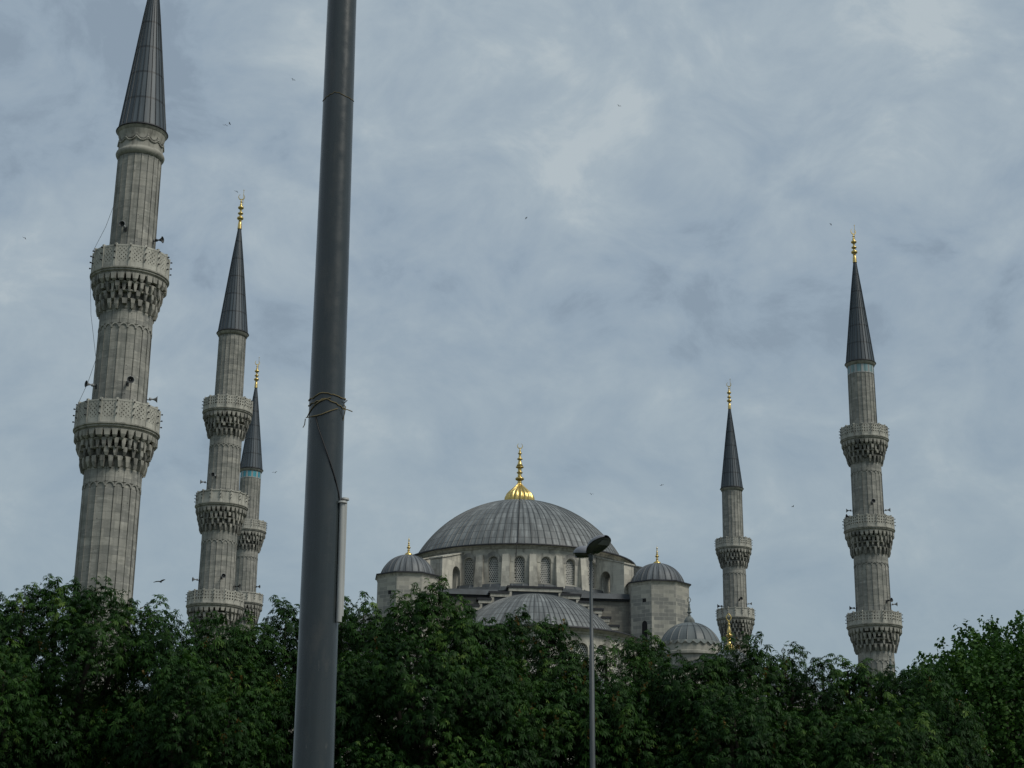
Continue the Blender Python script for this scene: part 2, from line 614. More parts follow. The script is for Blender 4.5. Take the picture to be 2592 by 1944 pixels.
def finial_small(mb, s=1.0):
    p = [(.36, 0), (.38, .08), (.33, .2), (.16, .3), (.09, .42)] + ball(.08, .5, .14, .05) + [(.08, .58), (.1, .66)] + \
        ball(.08, .78, .19, .1) + [(.11, .95), (.06, 1.12)] + ball(.05, 1.2, .1, .05) + [(.05, 1.3), (.045, 1.45)] + ball(.04, 1.55, .075, .06) + [(.02, 1.66), (.0, 1.85)]
    mb.lathe([(r * s, z * s) for r, z in p], 16)
    return mb


def finial_alem(mb, s=1.0, base=True):
    """onion, stem, pear and an open pointed ring"""
    p = ([(.3, 0), (.31, .1), (.24, .3), (.12, .42)] if base else [(.12, .0), (.12, .42)]) + [(.09, .5)] + ball(.08, .6, .13, .06) + [(.08, .72)] + \
        ball(.09, .86, .19, .08) + [(.13, 1.05), (.07, 1.25), (.05, 1.38)] + ball(.05, 1.44, .09, .04) + [(.04, 1.52), (.05, 1.6)]
    mb.lathe([(r * s, z * s) for r, z in p], 14)
    pts = [(0, 1.6), (.09, 1.7), (.14, 1.83), (.07, 1.95), (0, 2.04), (-.07, 1.95), (-.14, 1.83), (-.09, 1.7), (0, 1.6)]
    mb.tube([(x * s, 0, z * s) for x, z in pts], .03 * s, 5)
    return mb


# ------------------------------------------------------------------ minarets
NF = 20


def shaft_piece(mb, z0, z1, r0, r1, arch=True, low=True):
    """fluted shaft with upright rolls, a plain collar above and small arches under it"""
    w = 0.028
    pat = [(-w, 0.0), (-w * .6, .035), (w * .6, .035), (w, 0.0), (.25, -.015), (.5, -.022), (.75, -.015)]
    pat = sorted([(f % 1.0, d) for f, d in pat])
    zc = z1 - (0.95 if arch else 0.0)
    rc = r0 + (r1 - r0) * (zc - z0) / (z1 - z0)
    n = max(2, int((zc - z0) / 1.5))
    prof = [(r0 + (rc - r0) * i / n, z0 + (zc - z0) * i / n) for i in range(n + 1)]
    mb.lathe(prof, pat=pat, count=NF, uscale=NF, smooth=False)
    if arch:
        mb.lathe([(rc - .02, zc), (rc + .03, zc + .04), (rc + .03, z1)], 60, uscale=NF, smooth=False)
        hw = 2 * pi * rc / NF / 2
        for k in range(NF):
            a = 2 * pi * (k + .5) / NF
            M = Matrix.Rotation(a, 4, 'Z')
            N = 8
            for i in range(N):
                b0, b1 = pi * i / N, pi * (i + 1) / N
                q = []
                for b, rr in ((b0, hw - .05), (b0, hw + .02), (b1, hw + .02), (b1, hw - .05)):
                    q.append((cos(b) * rr, zc - hw + sin(b) * rr * 1.15))
                vs = [(rc - .03, x, z) for x, z in q] + [(rc + .035, x, z) for x, z in q]
                mb.add(vs, [(4, 5, 6, 7), (0, 1, 5, 4), (1, 2, 6, 5), (2, 3, 7, 6), (3, 0, 4, 7)],
                       [((.3, z),) * 4 for z in (q[0][1], q[1][1], q[2][1], q[3][1], q[0][1])], 0, False, M)


def balcony(parent, z, R, rb, style, NP=16, up=0.0, hc=1.95, big=False):
    """parapet rail top at z, outer radius R; corbel running down to the shaft of radius rb"""
    hp = 1.08 if not big else 1.3
    rail = MB()
    ap = R * cos(pi / NP)
    rot0 = pi / NP * (1 if big else .3)
    z0 = z - hp
    side = 2 * R * sin(pi / NP)
    for k in range(NP):
        a = rot0 + 2 * pi * (k + .5) / NP
        M = Matrix.Rotation(a, 4, 'Z') @ Matrix.Translation((ap, 0, 0)) @ Matrix.Rotation(-pi / 2, 4, 'Z')
        # local: x along the side, y out of the balcony (-y is inside), z up
        iw = side - .16
        rail.box((0, -.06, z - .05), (side, .13, .1), M=M)
        rail.box((0, -.06, z0 + .13), (side + .02, .12, .26), M=M)
        if style == 'grid':
            for i in range(4):
                rail.box((-iw / 2 + iw * i / 3, -.07, (z0 + z) / 2 + .07), (.105, .16, hp - .36), M=M)
            zz0, zz1 = z0 + .26, z - .1
            for i in range(4):
                rail.box((0, -.07, zz0 + (zz1 - zz0) * i / 3), (iw, .15, .1), M=M)
        elif style == 'star':
            zz0, zz1 = z0 + .26, z - .1
            nx, nz = 6, 8
            for i in range(nx + 1):
                rail.box((-iw / 2 + iw * i / nx, -.07, (zz0 + zz1) / 2), (.05, .13, zz1 - zz0), M=M)
            for i in range(nz + 1):
                rail.box((0, -.07, zz0 + (zz1 - zz0) * i / nz), (iw, .12, .048), M=M)
            for i in range(nx):
                for j in range(nz):
                    if (i + j) % 2:
                        cx, cz = -iw / 2 + iw * (i + .5) / nx, zz0 + (zz1 - zz0) * (j + .5) / nz
                        rail.add([(cx - .05, -.1, cz), (cx, -.1, cz - .05), (cx + .05, -.1, cz), (cx, -.1, cz + .05),
                                  (cx - .05, -.006, cz), (cx, -.006, cz - .05), (cx + .05, -.006, cz), (cx, -.006, cz + .05)],
                                 [(4, 5, 6, 7), (0, 1, 5, 4), (1, 2, 6, 5), (2, 3, 7, 6), (3, 0, 4, 7), (3, 2, 1, 0)], None, 0, False, M)
            for sx in (-1, 1):
                rail.box((sx * (iw / 2 - .035), -.055, (zz0 + zz1) / 2), (.07, .08, zz1 - zz0), M=M)
            for zz in (zz0 + .03, zz1 - .035):
                rail.box((0, -.056, zz), (iw - .14, .078, .06), M=M)
        else:
            rail.box((0, -.08, (z0 + z) / 2 + .05), (iw, .06, hp - .3), M=M)
            for sx in (-1, 1):
                rail.box((sx * (iw / 2 - .04), -.055, (z0 + z) / 2 + .05), (.06, .05, hp - .36), M=M)
        # post at the corner with small dark lamp holders
        ac = rot0 + 2 * pi * k / NP
        P = Matrix.Rotation(ac, 4, 'Z')
        rail.box((R - .05, 0, z - hp / 2 + .04), (.14, .13, hp + .08), M=P)
        for q in range(3):
            zq = z - .12 - q * (hp - .2) / 3
            rail.box((R + .05, 0, zq), (.1, .03, .03), mat=1, M=P)
            rail.box((R + .095, 0, zq + .012), (.09, .07, .06), mat=1, M=P)
    # body: floor, moulded cornice, tiers of hanging niches
    b = MB()
    zc = z0
    prof = [(rb * .9, zc - .34), (R * .94, zc - .34), (R * .96, zc - .26), (R * 1.0, zc - .2), (R * 1.0, zc - .13),
            (R * 1.03, zc - .09), (R * 1.03, zc - .015), (R * .99, zc), (rb * .8, zc + .01)]
    b.lathe(prof, 48, smooth=False)
    zt = zc - .34
    T = 4
    ht = (hc - .1) / T
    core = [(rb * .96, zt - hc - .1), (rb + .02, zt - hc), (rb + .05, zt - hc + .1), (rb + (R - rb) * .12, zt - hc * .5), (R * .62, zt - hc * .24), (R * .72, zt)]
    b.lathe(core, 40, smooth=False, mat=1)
    rng = random.Random(int(z * 100))
    #        count, half width share, soot, pendant drop, depth
    if big:
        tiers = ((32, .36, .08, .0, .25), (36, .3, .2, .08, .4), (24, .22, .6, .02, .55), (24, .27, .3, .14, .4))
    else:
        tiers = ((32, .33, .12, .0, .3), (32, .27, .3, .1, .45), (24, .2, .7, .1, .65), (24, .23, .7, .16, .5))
    for t, (m, wf, soot, dropp, dep) in enumerate(tiers):
        u = t / T                                   # 0 top tier
        Ro = R * .985 - (R * .97 - rb - .13) * (u ** .95)
        Ri = Ro - dep
        zt0, zt1 = zt - t * ht, zt - (t + 1) * ht
        b.lathe([(Ri - .1, zt0 - .09), (Ro - .12, zt0 - .09), (Ro - .07, zt0 - .05), (Ro - .07, zt0 + .03), (Ri, zt0 + .03)], 64, smooth=False, mat=1 if t == 3 else 0)
        for k in range(m):
            a = 2 * pi * (k + .5 * (t % 2)) / m + rng.uniform(-.012, .012)
            w = 2 * pi * Ro / m * wf * rng.uniform(.85, 1.12)
            M = Matrix.Rotation(a, 4, 'Z')
            za, zb = zt0 + .0, zt1 + ht * rng.uniform(.22, .48)
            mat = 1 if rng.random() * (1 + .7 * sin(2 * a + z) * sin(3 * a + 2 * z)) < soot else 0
            d = rng.uniform(-.05, .02) - (.07 if k % 2 and t in (1, 2) else 0)
            # flat face below a small arched hood between neighbours
            b.hexa([(Ri, -w * .9, zb), (Ro + d, -w * .9, zb), (Ro + d, w * .9, zb), (Ri, w * .9, zb)],
                   [(Ri, -w * 1.15, za), (Ro + d, -w * 1.15, za), (Ro + d, w * 1.15, za), (Ri, w * 1.15, za)], mat, M)
            g = pi * Ro / m
            if g > w * 1.2:
                for sg in (-1, 1):
                    hh = za - (za - zb) * .25
                    q = [(Ro - .05, sg * w * 1.1, za), (Ro - .05, sg * g * .75, za), (Ro - .05, sg * w * 1.1, hh)]
                    q2 = [(x - .16, y, z_) for x, y, z_ in q]
                    b.add(q + q2, [(0, 2, 1) if sg > 0 else (0, 1, 2), (1, 2, 5, 4)], None, mat, False, M)
            if rng.random() < .93:
                ze = zt1 - dropp * rng.uniform(.6, 1.3)
                b.hexa([(Ro - .24, -w * .5, ze), (Ro - .1, -w * .45, ze), (Ro - .1, w * .45, ze), (Ro - .24, w * .5, ze)],
                       [(Ri, -w * .9, zb), (Ro + d, -w * .9, zb), (Ro + d, w * .9, zb), (Ri, w * .9, zb)], mat, M)
    o = b.build('balcony', [M_CARVE, M_SOOT], parent)
    rail.build('railing', [M_RAIL, M_BLACK], o)
    return o


HORN = None


def horn(parent, ang, z, rs, big=1.0, dark=False, tilt=0.0):
    """a loudspeaker on a short bracket, pointing away from the shaft at angle ang"""
    mb = MB()
    prof = [(.075, .16), (.085, .17), (.085, .28), (.045, .3), (.04, .36), (.055, .43), (.1, .52), (.15, .58), (.2, .61)]
    prof = [(r * big, .1 + (x - .1) * big) for r, x in prof]
    Mx = Matrix.Rotation(pi / 2, 4, 'Y')
    mb.lathe(prof, 18, mat=1 if dark else 0, M=Mx, cap=(True, False))
    mb.lathe([(prof[-1][0], prof[-1][1]), (prof[-1][0] - .02, prof[-1][1] + .012)], 18, mat=1 if dark else 0, M=Mx)
    mb.lathe([(r - .02, x + .012) for r, x in reversed(prof[4:])], 18, mat=1, M=Mx)
    mb.lathe(ball(.01, prof[-1][1] - .1, .035, .05), 8, mat=0, M=Mx)
    mb.box((.12, 0, -.05), (.26, .04, .04), mat=1)
    mb.box((.03, 0, -.06), (.04, .16, .26), mat=1)
    o = mb.build('loudspeaker', [M_HORN, M_HORNIN], parent)
    o.location = (cos(ang) * (rs - .03), sin(ang) * (rs - .03), z)
    o.rotation_euler = (0, -tilt, ang)
    return o


CONE_PAT = [(0, .05), (.05, .0), (.5, -.004), (.95, .0)]


def hall_minaret_parts(root, rails=(27.17, 35.75, 44.14), cone=(50.35, 60.5), styles=('grid', 'solid', 'grid'), floor=20.0, tiles=False, capital=False,
                       RR=(2.36, 2.2, 2.12), rs=(1.55, 1.49, 1.35, 1.2), big=False, finial=True):
    """rails: rail-top heights of the balconies from the lowest; rs: shaft radii, lowest section first"""
    s = MB()
    z = 0.0
    drop = (1.3 if big else 1.08) + .34
    hc = 1.95
    s.lathe([(rs[0] * 1.35, 0), (rs[0] * 1.35, 6), (rs[0] * 1.05, 10)], 20, uscale=NF, smooth=False)
    z = 10.0
    for i, zr in enumerate(rails):
        top = zr - drop - hc + .12
        shaft_piece(s, z, top, rs[i] * 1.012, rs[i] * .988)
        z = zr - drop + .3
    last = rs[len(rails)]
    ztop = cone[0] - (0 if not capital else 1.62)
    shaft_piece(s, z, ztop, last * 1.01, last * .97, arch=False)
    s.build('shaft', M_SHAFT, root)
    for i, zr in enumerate(rails):
        balcony(root, zr, RR[i], rs[i], styles[i], big=big, hc=hc)
    c = MB()
    R = last * 1.09
    c.lathe([(R * .9, cone[0] - .3), (R * .97, cone[0] - .26), (R * 1.02, cone[0] - .12), (R * 1.06, cone[0] - .04)], 40, mat=1)
    c.lathe([(R * 1.06, cone[0] - .03), (R * 1.1, cone[0]), (R * 1.07, cone[0] + .07), (R * .99, cone[0] + .1)], 40, mat=2)
    H = cone[1] - cone[0] - .1
    n = 7
    c.lathe([(R * .985 * (1 - i / n) + .13 * i / n, cone[0] + .1 + H * i / n) for i in range(n + 1)], pat=CONE_PAT, count=24, uscale=24, smooth=False)
    co = c.build('spire', [M_CONE, M_CARVE, M_DARK], root)
    if finial:
        finial_minaret().build('finial', M_GOLD, co, (0, 0, cone[1]))
    return co


G_MIN = 'minarets at the four corners of the prayer hall'
MIN = {}
m1 = empty('minaret', (-24.77, 139.21, 0), 0.05, 'three-balcony grey minaret between the huge near minaret and the dark pole', 'minaret', G_MIN)
hall_minaret_parts(m1)
MIN[1] = m1
for k, loc, lab, rz in ((2, (-30.29, 187.97, 0), 'far minaret with a blue tiled band, half hidden behind the left three-balcony minaret', 0.3),
                        (3, (26.58, 194.42, 0), 'smaller far minaret right of the domed turret, behind the small grey dome', -0.2),
                        (4, (32.10, 145.65, 0), 'tall rightmost minaret with a faded turquoise band under its spire', 0.45)):
    c = copy_tree(m1)
    c.location, c.rotation_euler = loc, (0, 0, rz)
    tag(c, lab)
    MIN[k] = c
tmp = balcony(m1, 35.75, 2.2, 1.49, 'grid')
gm_ = tmp.children[0].data
bpy.data.objects.remove(tmp.children[0])
bpy.data.objects.remove(tmp)
for o in MIN[4].children:
    if o.name.startswith('balcony') and o.children and abs(max(v.co.z for v in o.children[0].data.vertices) - 35.81) < .3:
        o.children[0].data = gm_
for k, RRk in ((2, 1.185), (4, 1.185)):
    t = MB()
    t.lathe([(RRk, 49.25), (RRk, 50.05)], 40, uscale=2 * pi * RRk)
    t.build('tile_band', M_TILE[k], MIN[k])


def vh(k, va, z, rs, **kw):
    """loudspeaker on minaret k; va is the direction as seen: 0 right, 90 towards the viewer, 180 left"""
    p = MIN[k].location
    view = atan2(-p.y, -p.x)                       # direction from the minaret to the camera
    horn(MIN[k], view + pi / 2 - radians(va) - MIN[k].rotation_euler.z, z, rs, **kw)


vh(1, 118, 37.1, 1.35); vh(1, 172, 36.75, 1.35)
vh(1, 165, 28.25, 1.49); vh(1, 75, 28.4, 1.49); vh(1, 20, 27.8, 1.49, dark=True)
vh(2, 25, 36.6, 1.35, dark=True)
vh(3, 175, 36.2, 1.35, dark=True, big=1.3); vh(3, 68, 36.8, 1.35, dark=True); vh(3, 5, 36.45, 1.35)
vh(4, 178, 36.6, 1.35); vh(4, 160, 35.9, 1.35, dark=True, big=1.25); vh(4, 75, 37.0, 1.35); vh(4, 5, 36.5, 1.35)
vh(4, 172, 27.75, 1.49, dark=True); vh(4, 40, 28.2, 1.49, dark=True); vh(4, 8, 28.0, 1.49)

# near minaret of the courtyard: two balconies in view, garland frieze under the spire
m0 = empty('minaret', (-21.679, 88.011, 0), 0.0, 'huge nearest minaret at the left, its spire cut off by the top edge', 'minaret')
MIN[0] = m0
hall_minaret_parts(m0, rails=(28.29, 37.3), cone=(45.04, 55.6), styles=('star', 'star'), capital=True, RR=(2.27, 2.14), rs=(1.54, 1.45, 1.25), big=True, finial=True)
fz = MB()
fz.lathe([(1.22, 43.3), (1.3, 43.36), (1.36, 43.46), (1.39, 43.56), (1.36, 43.66), (1.28, 43.74), (1.27, 43.8), (1.255, 44.4),
          (1.27, 44.55), (1.33, 44.72), (1.345, 44.85)], 48)
for k in range(12):
    a0 = 2 * pi * k / 12
    for i in range(11):
        u = (i + .5) / 11
        a = a0 + 2 * pi / 12 * u
        zz = 44.33 - .24 * (1 - (2 * u - 1) ** 2)
        fz.lathe(ball(.002, 0, .065, .06, 4), 6, M=Matrix.Translation((1.28 * cos(a), 1.28 * sin(a), zz)))
        fz.box((0, 0, 0), (.07, .08, .045), mat=1, M=Matrix.Translation((1.27 * cos(a), 1.27 * sin(a), zz + .13)) @ Matrix.Rotation(a, 4, 'Z'))
    fz.box((0, 0, 0), (.06, .1, .34), M=Matrix.Translation((1.27 * cos(a0), 1.27 * sin(a0), 44.36)) @ Matrix.Rotation(a0, 4, 'Z'))
fz.build('frieze', [M_CARVE, M_SOOT], m0)
vh(0, 112, 38.62, 1.25, big=1.0); vh(0, 28, 38.25, 1.25, dark=True)
vh(0, 155, 29.4, 1.45); vh(0, 76, 29.5, 1.45, big=1.05); vh(0, 2, 29.05, 1.45)
cb = MB()
v0 = atan2(-88.0, 21.7)


def ringp(va, r, z):
    a = v0 + pi / 2 - radians(va)
    return (r * cos(a), r * sin(a), z)


cb.tube([ringp(165, 1.26, 40.3), ringp(170, 1.6, 38.9), ringp(172, 2.16, 37.36)], .011, 5)
cb.tube([ringp(172, 2.2, 36.0), ringp(173, 2.08, 34.9), ringp(173, 1.95, 33.6), ringp(172, 1.72, 32.4), ringp(170, 1.5, 31.2)], .011, 5)
cb.tube([ringp(170, 1.48, 31.0), ringp(171, 1.8, 29.6), ringp(172, 2.2, 28.4)], .011, 5)
cb.build('cable', M_WIRE, m0)

# ------------------------------------------------------------------ mosque
PSI = 0.112796896
mosque = empty('mosque', (0.906, 166.814, 0), PSI, 'great domed stone mosque with grey lead domes and gilded finials in the centre', 'mosque')


def cap_profile(r0, z0, z1, n=22, rmin=0.0):
    h = z1 - z0
    R = (r0 * r0 + h * h) / (2 * h)
    a1 = math.asin(min(1, r0 / R))
    if h > R:
        a1 = pi - a1
    return [(R * sin(a1 * (1 - i / n)) if i < n else rmin, z1 - R + R * cos(a1 * (1 - i / n))) for i in range(n + 1)]


ROLL_P = [(0, .075), (.07, .06), (.12, 0.0), (.5, -.01), (.88, 0.0), (.93, .06)]


def lead_dome(name, r0, z0, z1, count, mat, parent, loc=(0, 0, 0), lip=.35, roll=1.0, edge=True):
    mb = MB()
    mb.lathe(cap_profile(r0, z0, z1), pat=[(f, d * roll) for f, d in ROLL_P], count=count, uscale=count, smooth=False)
    if edge:
        mb.lathe([(r0 + lip, z0 - .16), (r0 + lip + .02, z0 - .05), (r0 - .05, z0 + .06)], 64, mat=1)
        mb.lathe([(r0 - .4, z0 - .17), (r0 + lip, z0 - .16)], 64, mat=1)
    return mb.build(name, [mat, M_DARK], parent, loc)


# ---- drum with 28 arched windows
DR, NW = 11.25, 28
Z0, Z1 = 31.15, 34.75
drum = MB()
hwid = DR * math.tan(pi / NW)
WW, WB, WT = .5, 31.5, 33.5            # half width, sill, springing


def arch_pts(w, zs, n=10, k=1.12):
    return [(w * cos(pi * i / n), zs + w * k * sin(pi * i / n)) for i in range(n + 1)]


win_me = MB()
ap = arch_pts(WW, WT)
pts = [(-WW, WB), (WW, WB)] + ap
win_me.add([(x, .0, z) for x, z in pts], [tuple(range(len(pts)))], [tuple((x, z) for x, z in pts)])
fr = [(-WW, WB)] + list(reversed(ap)) + [(WW, WB)]
for (x0, z0_), (x1, z1_) in zip(fr, fr[1:]):
    k0, k1 = .92, .92
    win_me.add([(x0, -.06, z0_), (x1, -.06, z1_), (x1 * k1, -.06, z1_ - .04 * (z1_ > WT)), (x0 * k0, -.06, z0_ - .04 * (z0_ > WT)),
                (x0 * k0, 0, z0_ - .04 * (z0_ > WT)), (x1 * k1, 0, z1_ - .04 * (z1_ > WT))],
               [(0, 1, 2, 3), (3, 2, 5, 4)], None, 1)
win_mesh = win_me.mesh('window', [M_WIN, M_TRIM])

for k in range(NW):
    ang = -pi / 2 + pi / NW + 2 * pi * k / NW
    M = Matrix.Rotation(ang + pi / 2, 4, 'Z') @ Matrix.Translation((0, -DR, 0))   # local: x along, -y outwards
    H = hwid
    # wall facet around the opening
    A = ap
    outline = [(WW, WB)] + A + [(-WW, WB)]
    vs = [(x, 0, z) for x, z in outline] + [(x, .34, z) for x, z in outline]
    n = len(outline)
    fs = [(i, i + 1, n + i + 1, n + i) for i in range(n - 1)] + [(n - 1, 0, n, 2 * n - 1)]
    drum.add(vs, fs, None, 0, False, M)
    drum.add([(-H, 0, Z0), (H, 0, Z0), (H, 0, WB), (-H, 0, WB)], [(0, 1, 2, 3)], None, 0, False, M)
    drum.add([(-H, 0, WB), (-WW, 0, WB), (-WW, 0, WT), (-H, 0, WT)], [(0, 1, 2, 3)], None, 0, False, M)
    drum.add([(WW, 0, WB), (H, 0, WB), (H, 0, WT), (WW, 0, WT)], [(0, 1, 2, 3)], None, 0, False, M)
    for (x0, z0_), (x1, z1_) in zip(A, A[1:]):
        drum.add([(x0, 0, z0_), (x0, 0, Z1), (x1, 0, Z1), (x1, 0, z1_)], [(0, 1, 2, 3)], None, 0, False, M)
    drum.add([(WW, 0, WT), (H, 0, WT), (H, 0, Z1), (WW, 0, Z1)], [(0, 1, 2, 3)], None, 0, False, M)
    drum.add([(-H, 0, WT), (-WW, 0, WT), (-WW, 0, Z1), (-H, 0, Z1)], [(0, 1, 2, 3)], None, 0, False, M)
    # arch ring over the window, a little proud, of darker voussoirs
    a1, a2 = arch_pts(WW + .06, WT), arch_pts(WW + .36, WT, k=1.15)
    for i in range(len(a1) - 1):
        drum.add([(a1[i][0], -.035, a1[i][1]), (a2[i][0], -.035, a2[i][1]), (a2[i + 1][0], -.035, a2[i + 1][1]), (a1[i + 1][0], -.035, a1[i + 1][1]),
                  (a1[i][0], .01, a1[i][1]), (a2[i][0], .01, a2[i][1]), (a2[i + 1][0], .01, a2[i + 1][1]), (a1[i + 1][0], .01, a1[i + 1][1])],
                 [(3, 2, 1, 0), (1, 2, 6, 5), (3, 0, 4, 7)], None, 2 if k % 3 else 0, False, M)
    # battered pier between two windows
    P = Matrix.Rotation(ang + pi / 2 + pi / NW, 4, 'Z') @ Matrix.Translation((0, -DR / cos(pi / NW), 0))
    drum.hexa([(-.42, -.62, Z0 - .2), (.42, -.62, Z0 - .2), (.42, .3, Z0 - .2), (-.42, .3, Z0 - .2)],
              [(-.34, -.2, Z1 - .55), (.34, -.2, Z1 - .55), (.34, .3, Z1 - .55), (-.34, .3, Z1 - .55)], 0, P)
drum.lathe([(DR - .3, Z1), (DR + .1, Z1), (DR + .2, Z1 + .12), (DR + .2, Z1 + .2), (DR + .5, Z1 + .34), (DR + .55, Z1 + .44)], 84, mat=1, uscale=70, smooth=False)
drum_o = drum.build('drum', [M_DRUM, M_TRIM, M_ARCH], mosque)
for k in range(NW):
    a = -pi / 2 + pi / NW + 2 * pi * k / NW
    o = bpy.data.objects.new('window', win_mesh)
    COL.objects.link(o)
    o.parent = drum_o
    o.location = (cos(a) * (DR - .3), sin(a) * (DR - .3), 0)
    o.rotation_euler = (0, 0, a + pi / 2)

# flying buttresses on the diagonals
for q in range(4):
    for s_ in (-1, 1):
        a = pi / 4 + q * pi / 2 + s_ * pi / NW
        fb = MB()
        M = Matrix.Rotation(a, 4, 'Z')
        ri, ro, w = DR - .1, DR + 3.5, .7
        # arched flank: outline in (r, z)
        ai, ao = ri + .55, ri + 1.85
        zs = 32.35
        ac = [((ai + ao) / 2 - cos(pi * i / 8) * (ao - ai) / 2, zs + sin(pi * i / 8) * .72) for i in range(9)]
        bot = Z0 - 1.2
        zt = lambda r: 34.55 - (r - ri) * .3
        for y_, sgn in ((-w, 1), (w, -1)):
            def quad(p):
                vs = [(r, y_, z) for r, z in p]
                fb.add(vs if sgn > 0 else vs[::-1], [tuple(range(len(vs)))], None, 0, False, M)
            quad([(ri, bot), (ai, bot), (ai, zs), (ai, zt(ai)), (ri, zt(ri))])
            quad([(ao, bot), (ro, bot), (ro, zt(ro)), (ao, zt(ao)), (ao, zs)])
            for (r0, z0_), (r1, z1_) in zip(ac, ac[1:]):
                quad([(r0, z0_), (r1, z1_), (r1, zt(r1)), (r0, zt(r0))])
        op = [(ai, bot)] + ac + [(ao, bot)]
        for (r0, z0_), (r1, z1_) in zip(op, op[1:]):
            fb.add([(r0, -w, z0_), (r0, w, z0_), (r1, w, z1_), (r1, -w, z1_)], [(0, 1, 2, 3)], None, 0, False, M)
        fb.add([(ro, -w, bot), (ro, w, bot), (ro, w, zt(ro)), (ro, -w, zt(ro))], [(0, 1, 2, 3)], None, 0, False, M)
        fb.hexa([(ri - .1, -w - .1, zt(ri) + .003), (ro + .12, -w - .1, zt(ro) + .003), (ro + .12, w + .1, zt(ro) + .003), (ri - .1, w + .1, zt(ri) + .003)],
                [(ri - .1, -w - .1, zt(ri) + .13), (ro + .12, -w - .1, zt(ro) + .13), (ro + .12, w + .1, zt(ro) + .13), (ri - .1, w + .1, zt(ri) + .13)], 1, M)
        fb.build('buttress', [M_DRUM, M_TRIM], mosque)

dome = lead_dome('dome', 10.75, 35.22, 41.92, 96, M_LEAD, mosque, lip=1.15)
big = MB()
gn = 18
prof = [(1.5, 0), (1.52, .1), (1.5, .18), (1.53, .5), (1.48, .8), (1.34, 1.1), (1.08, 1.4), (.76, 1.68), (.48, 1.95), (.31, 2.13), (.25, 2.25)]
big.lathe(prof[:3], 54)
big.lathe(prof[2:], pat=[(0, -.15), (.14, -.05), (.32, .03), (.5, .05), (.68, .03), (.86, -.05)], count=gn)
p = [(.25, 2.25), (.2, 2.32), (.24, 2.36), (.22, 2.42), (.19, 2.55)] + ball(.2, 2.78, .46, .22, 10) + [(.2, 3.08), (.19, 3.25)] + ball(.19, 3.44, .32, .13) + \
    [(.18, 3.62), (.2, 3.8)] + ball(.2, 4.02, .42, .13) + [(.36, 4.1), (.22, 4.4), (.14, 4.7)] + ball(.14, 4.9, .29, .13) + [(.13, 5.1), (.12, 5.3)] + \
    ball(.12, 5.5, .22, .09) + [(.13, 5.65), (.05, 5.95), (.03, 6.05)]
big.lathe(p, 20)
crescent(big, (0, 0, 6.3), .27, .055, .4)
big.build('finial', M_GOLD, dome, (0, 0, 41.62))

cbm = MB()
cp = cap_profile(10.75, 35.22, 41.92)
pts = [(( r + .09) * cos(-pi / 2 - .1 - .03 * (i / len(cp))), (r + .09) * sin(-pi / 2 - .1 - .03 * (i / len(cp))), z + .06) for i, (r, z) in enumerate(reversed(cp)) if r > 1.3]
a_ = -pi / 2 - .14
pts += [(11.98 * cos(a_), 11.98 * sin(a_), 35.2), (11.9 * cos(a_), 11.9 * sin(a_), 34.9), (11.9 * cos(a_), 11.9 * sin(a_), 31.6)]
cbm.tube(pts, .035, 6)
cbm.build('cable', M_WIRE, mosque)
# lead skirt and square base under the drum
sk = MB()
sk.lathe([(12.9, 30.45), (11.95, 31.0), (11.75, 31.3), (11.2, 31.42)], pat=[(0, .05), (.1, 0), (.9, 0)], count=72, uscale=72, smooth=False)
sk.hexa([(-12.75, -12.75, 29.95), (12.75, -12.75, 29.95), (12.75, 12.75, 29.95), (-12.75, 12.75, 29.95)],
        [(-12.4, -12.4, 30.5), (12.4, -12.4, 30.5), (12.4, 12.4, 30.5), (-12.4, 12.4, 30.5)])
sk.build('skirt_roof', M_FLASH, mosque)
# main square body of brown stone and the lower hall
bd = MB()
bd.box((0, 0, 20), (24.6, 24.6, 19.88))
bd.build('wall', M_BROWN, mosque)
ed = MB()
ed.box((0, 0, 29.86), (25.0, 25.0, .16))
ed.build('eave', M_DARK, mosque)
hb = MB()
hb.box((0, 0, 7.5), (52, 48, 15))
hb.box((0, 0, 17.0), (44, 42, 4.0))
hb.build('hall', M_TUR, mosque)
hr = MB()
hr.box((0, 0, 15.12), (52.8, 48.8, .24))
hr.box((0, 0, 19.12), (44.6, 42.6, .24))
hr.build('hall_roof', M_FLASH, mosque)


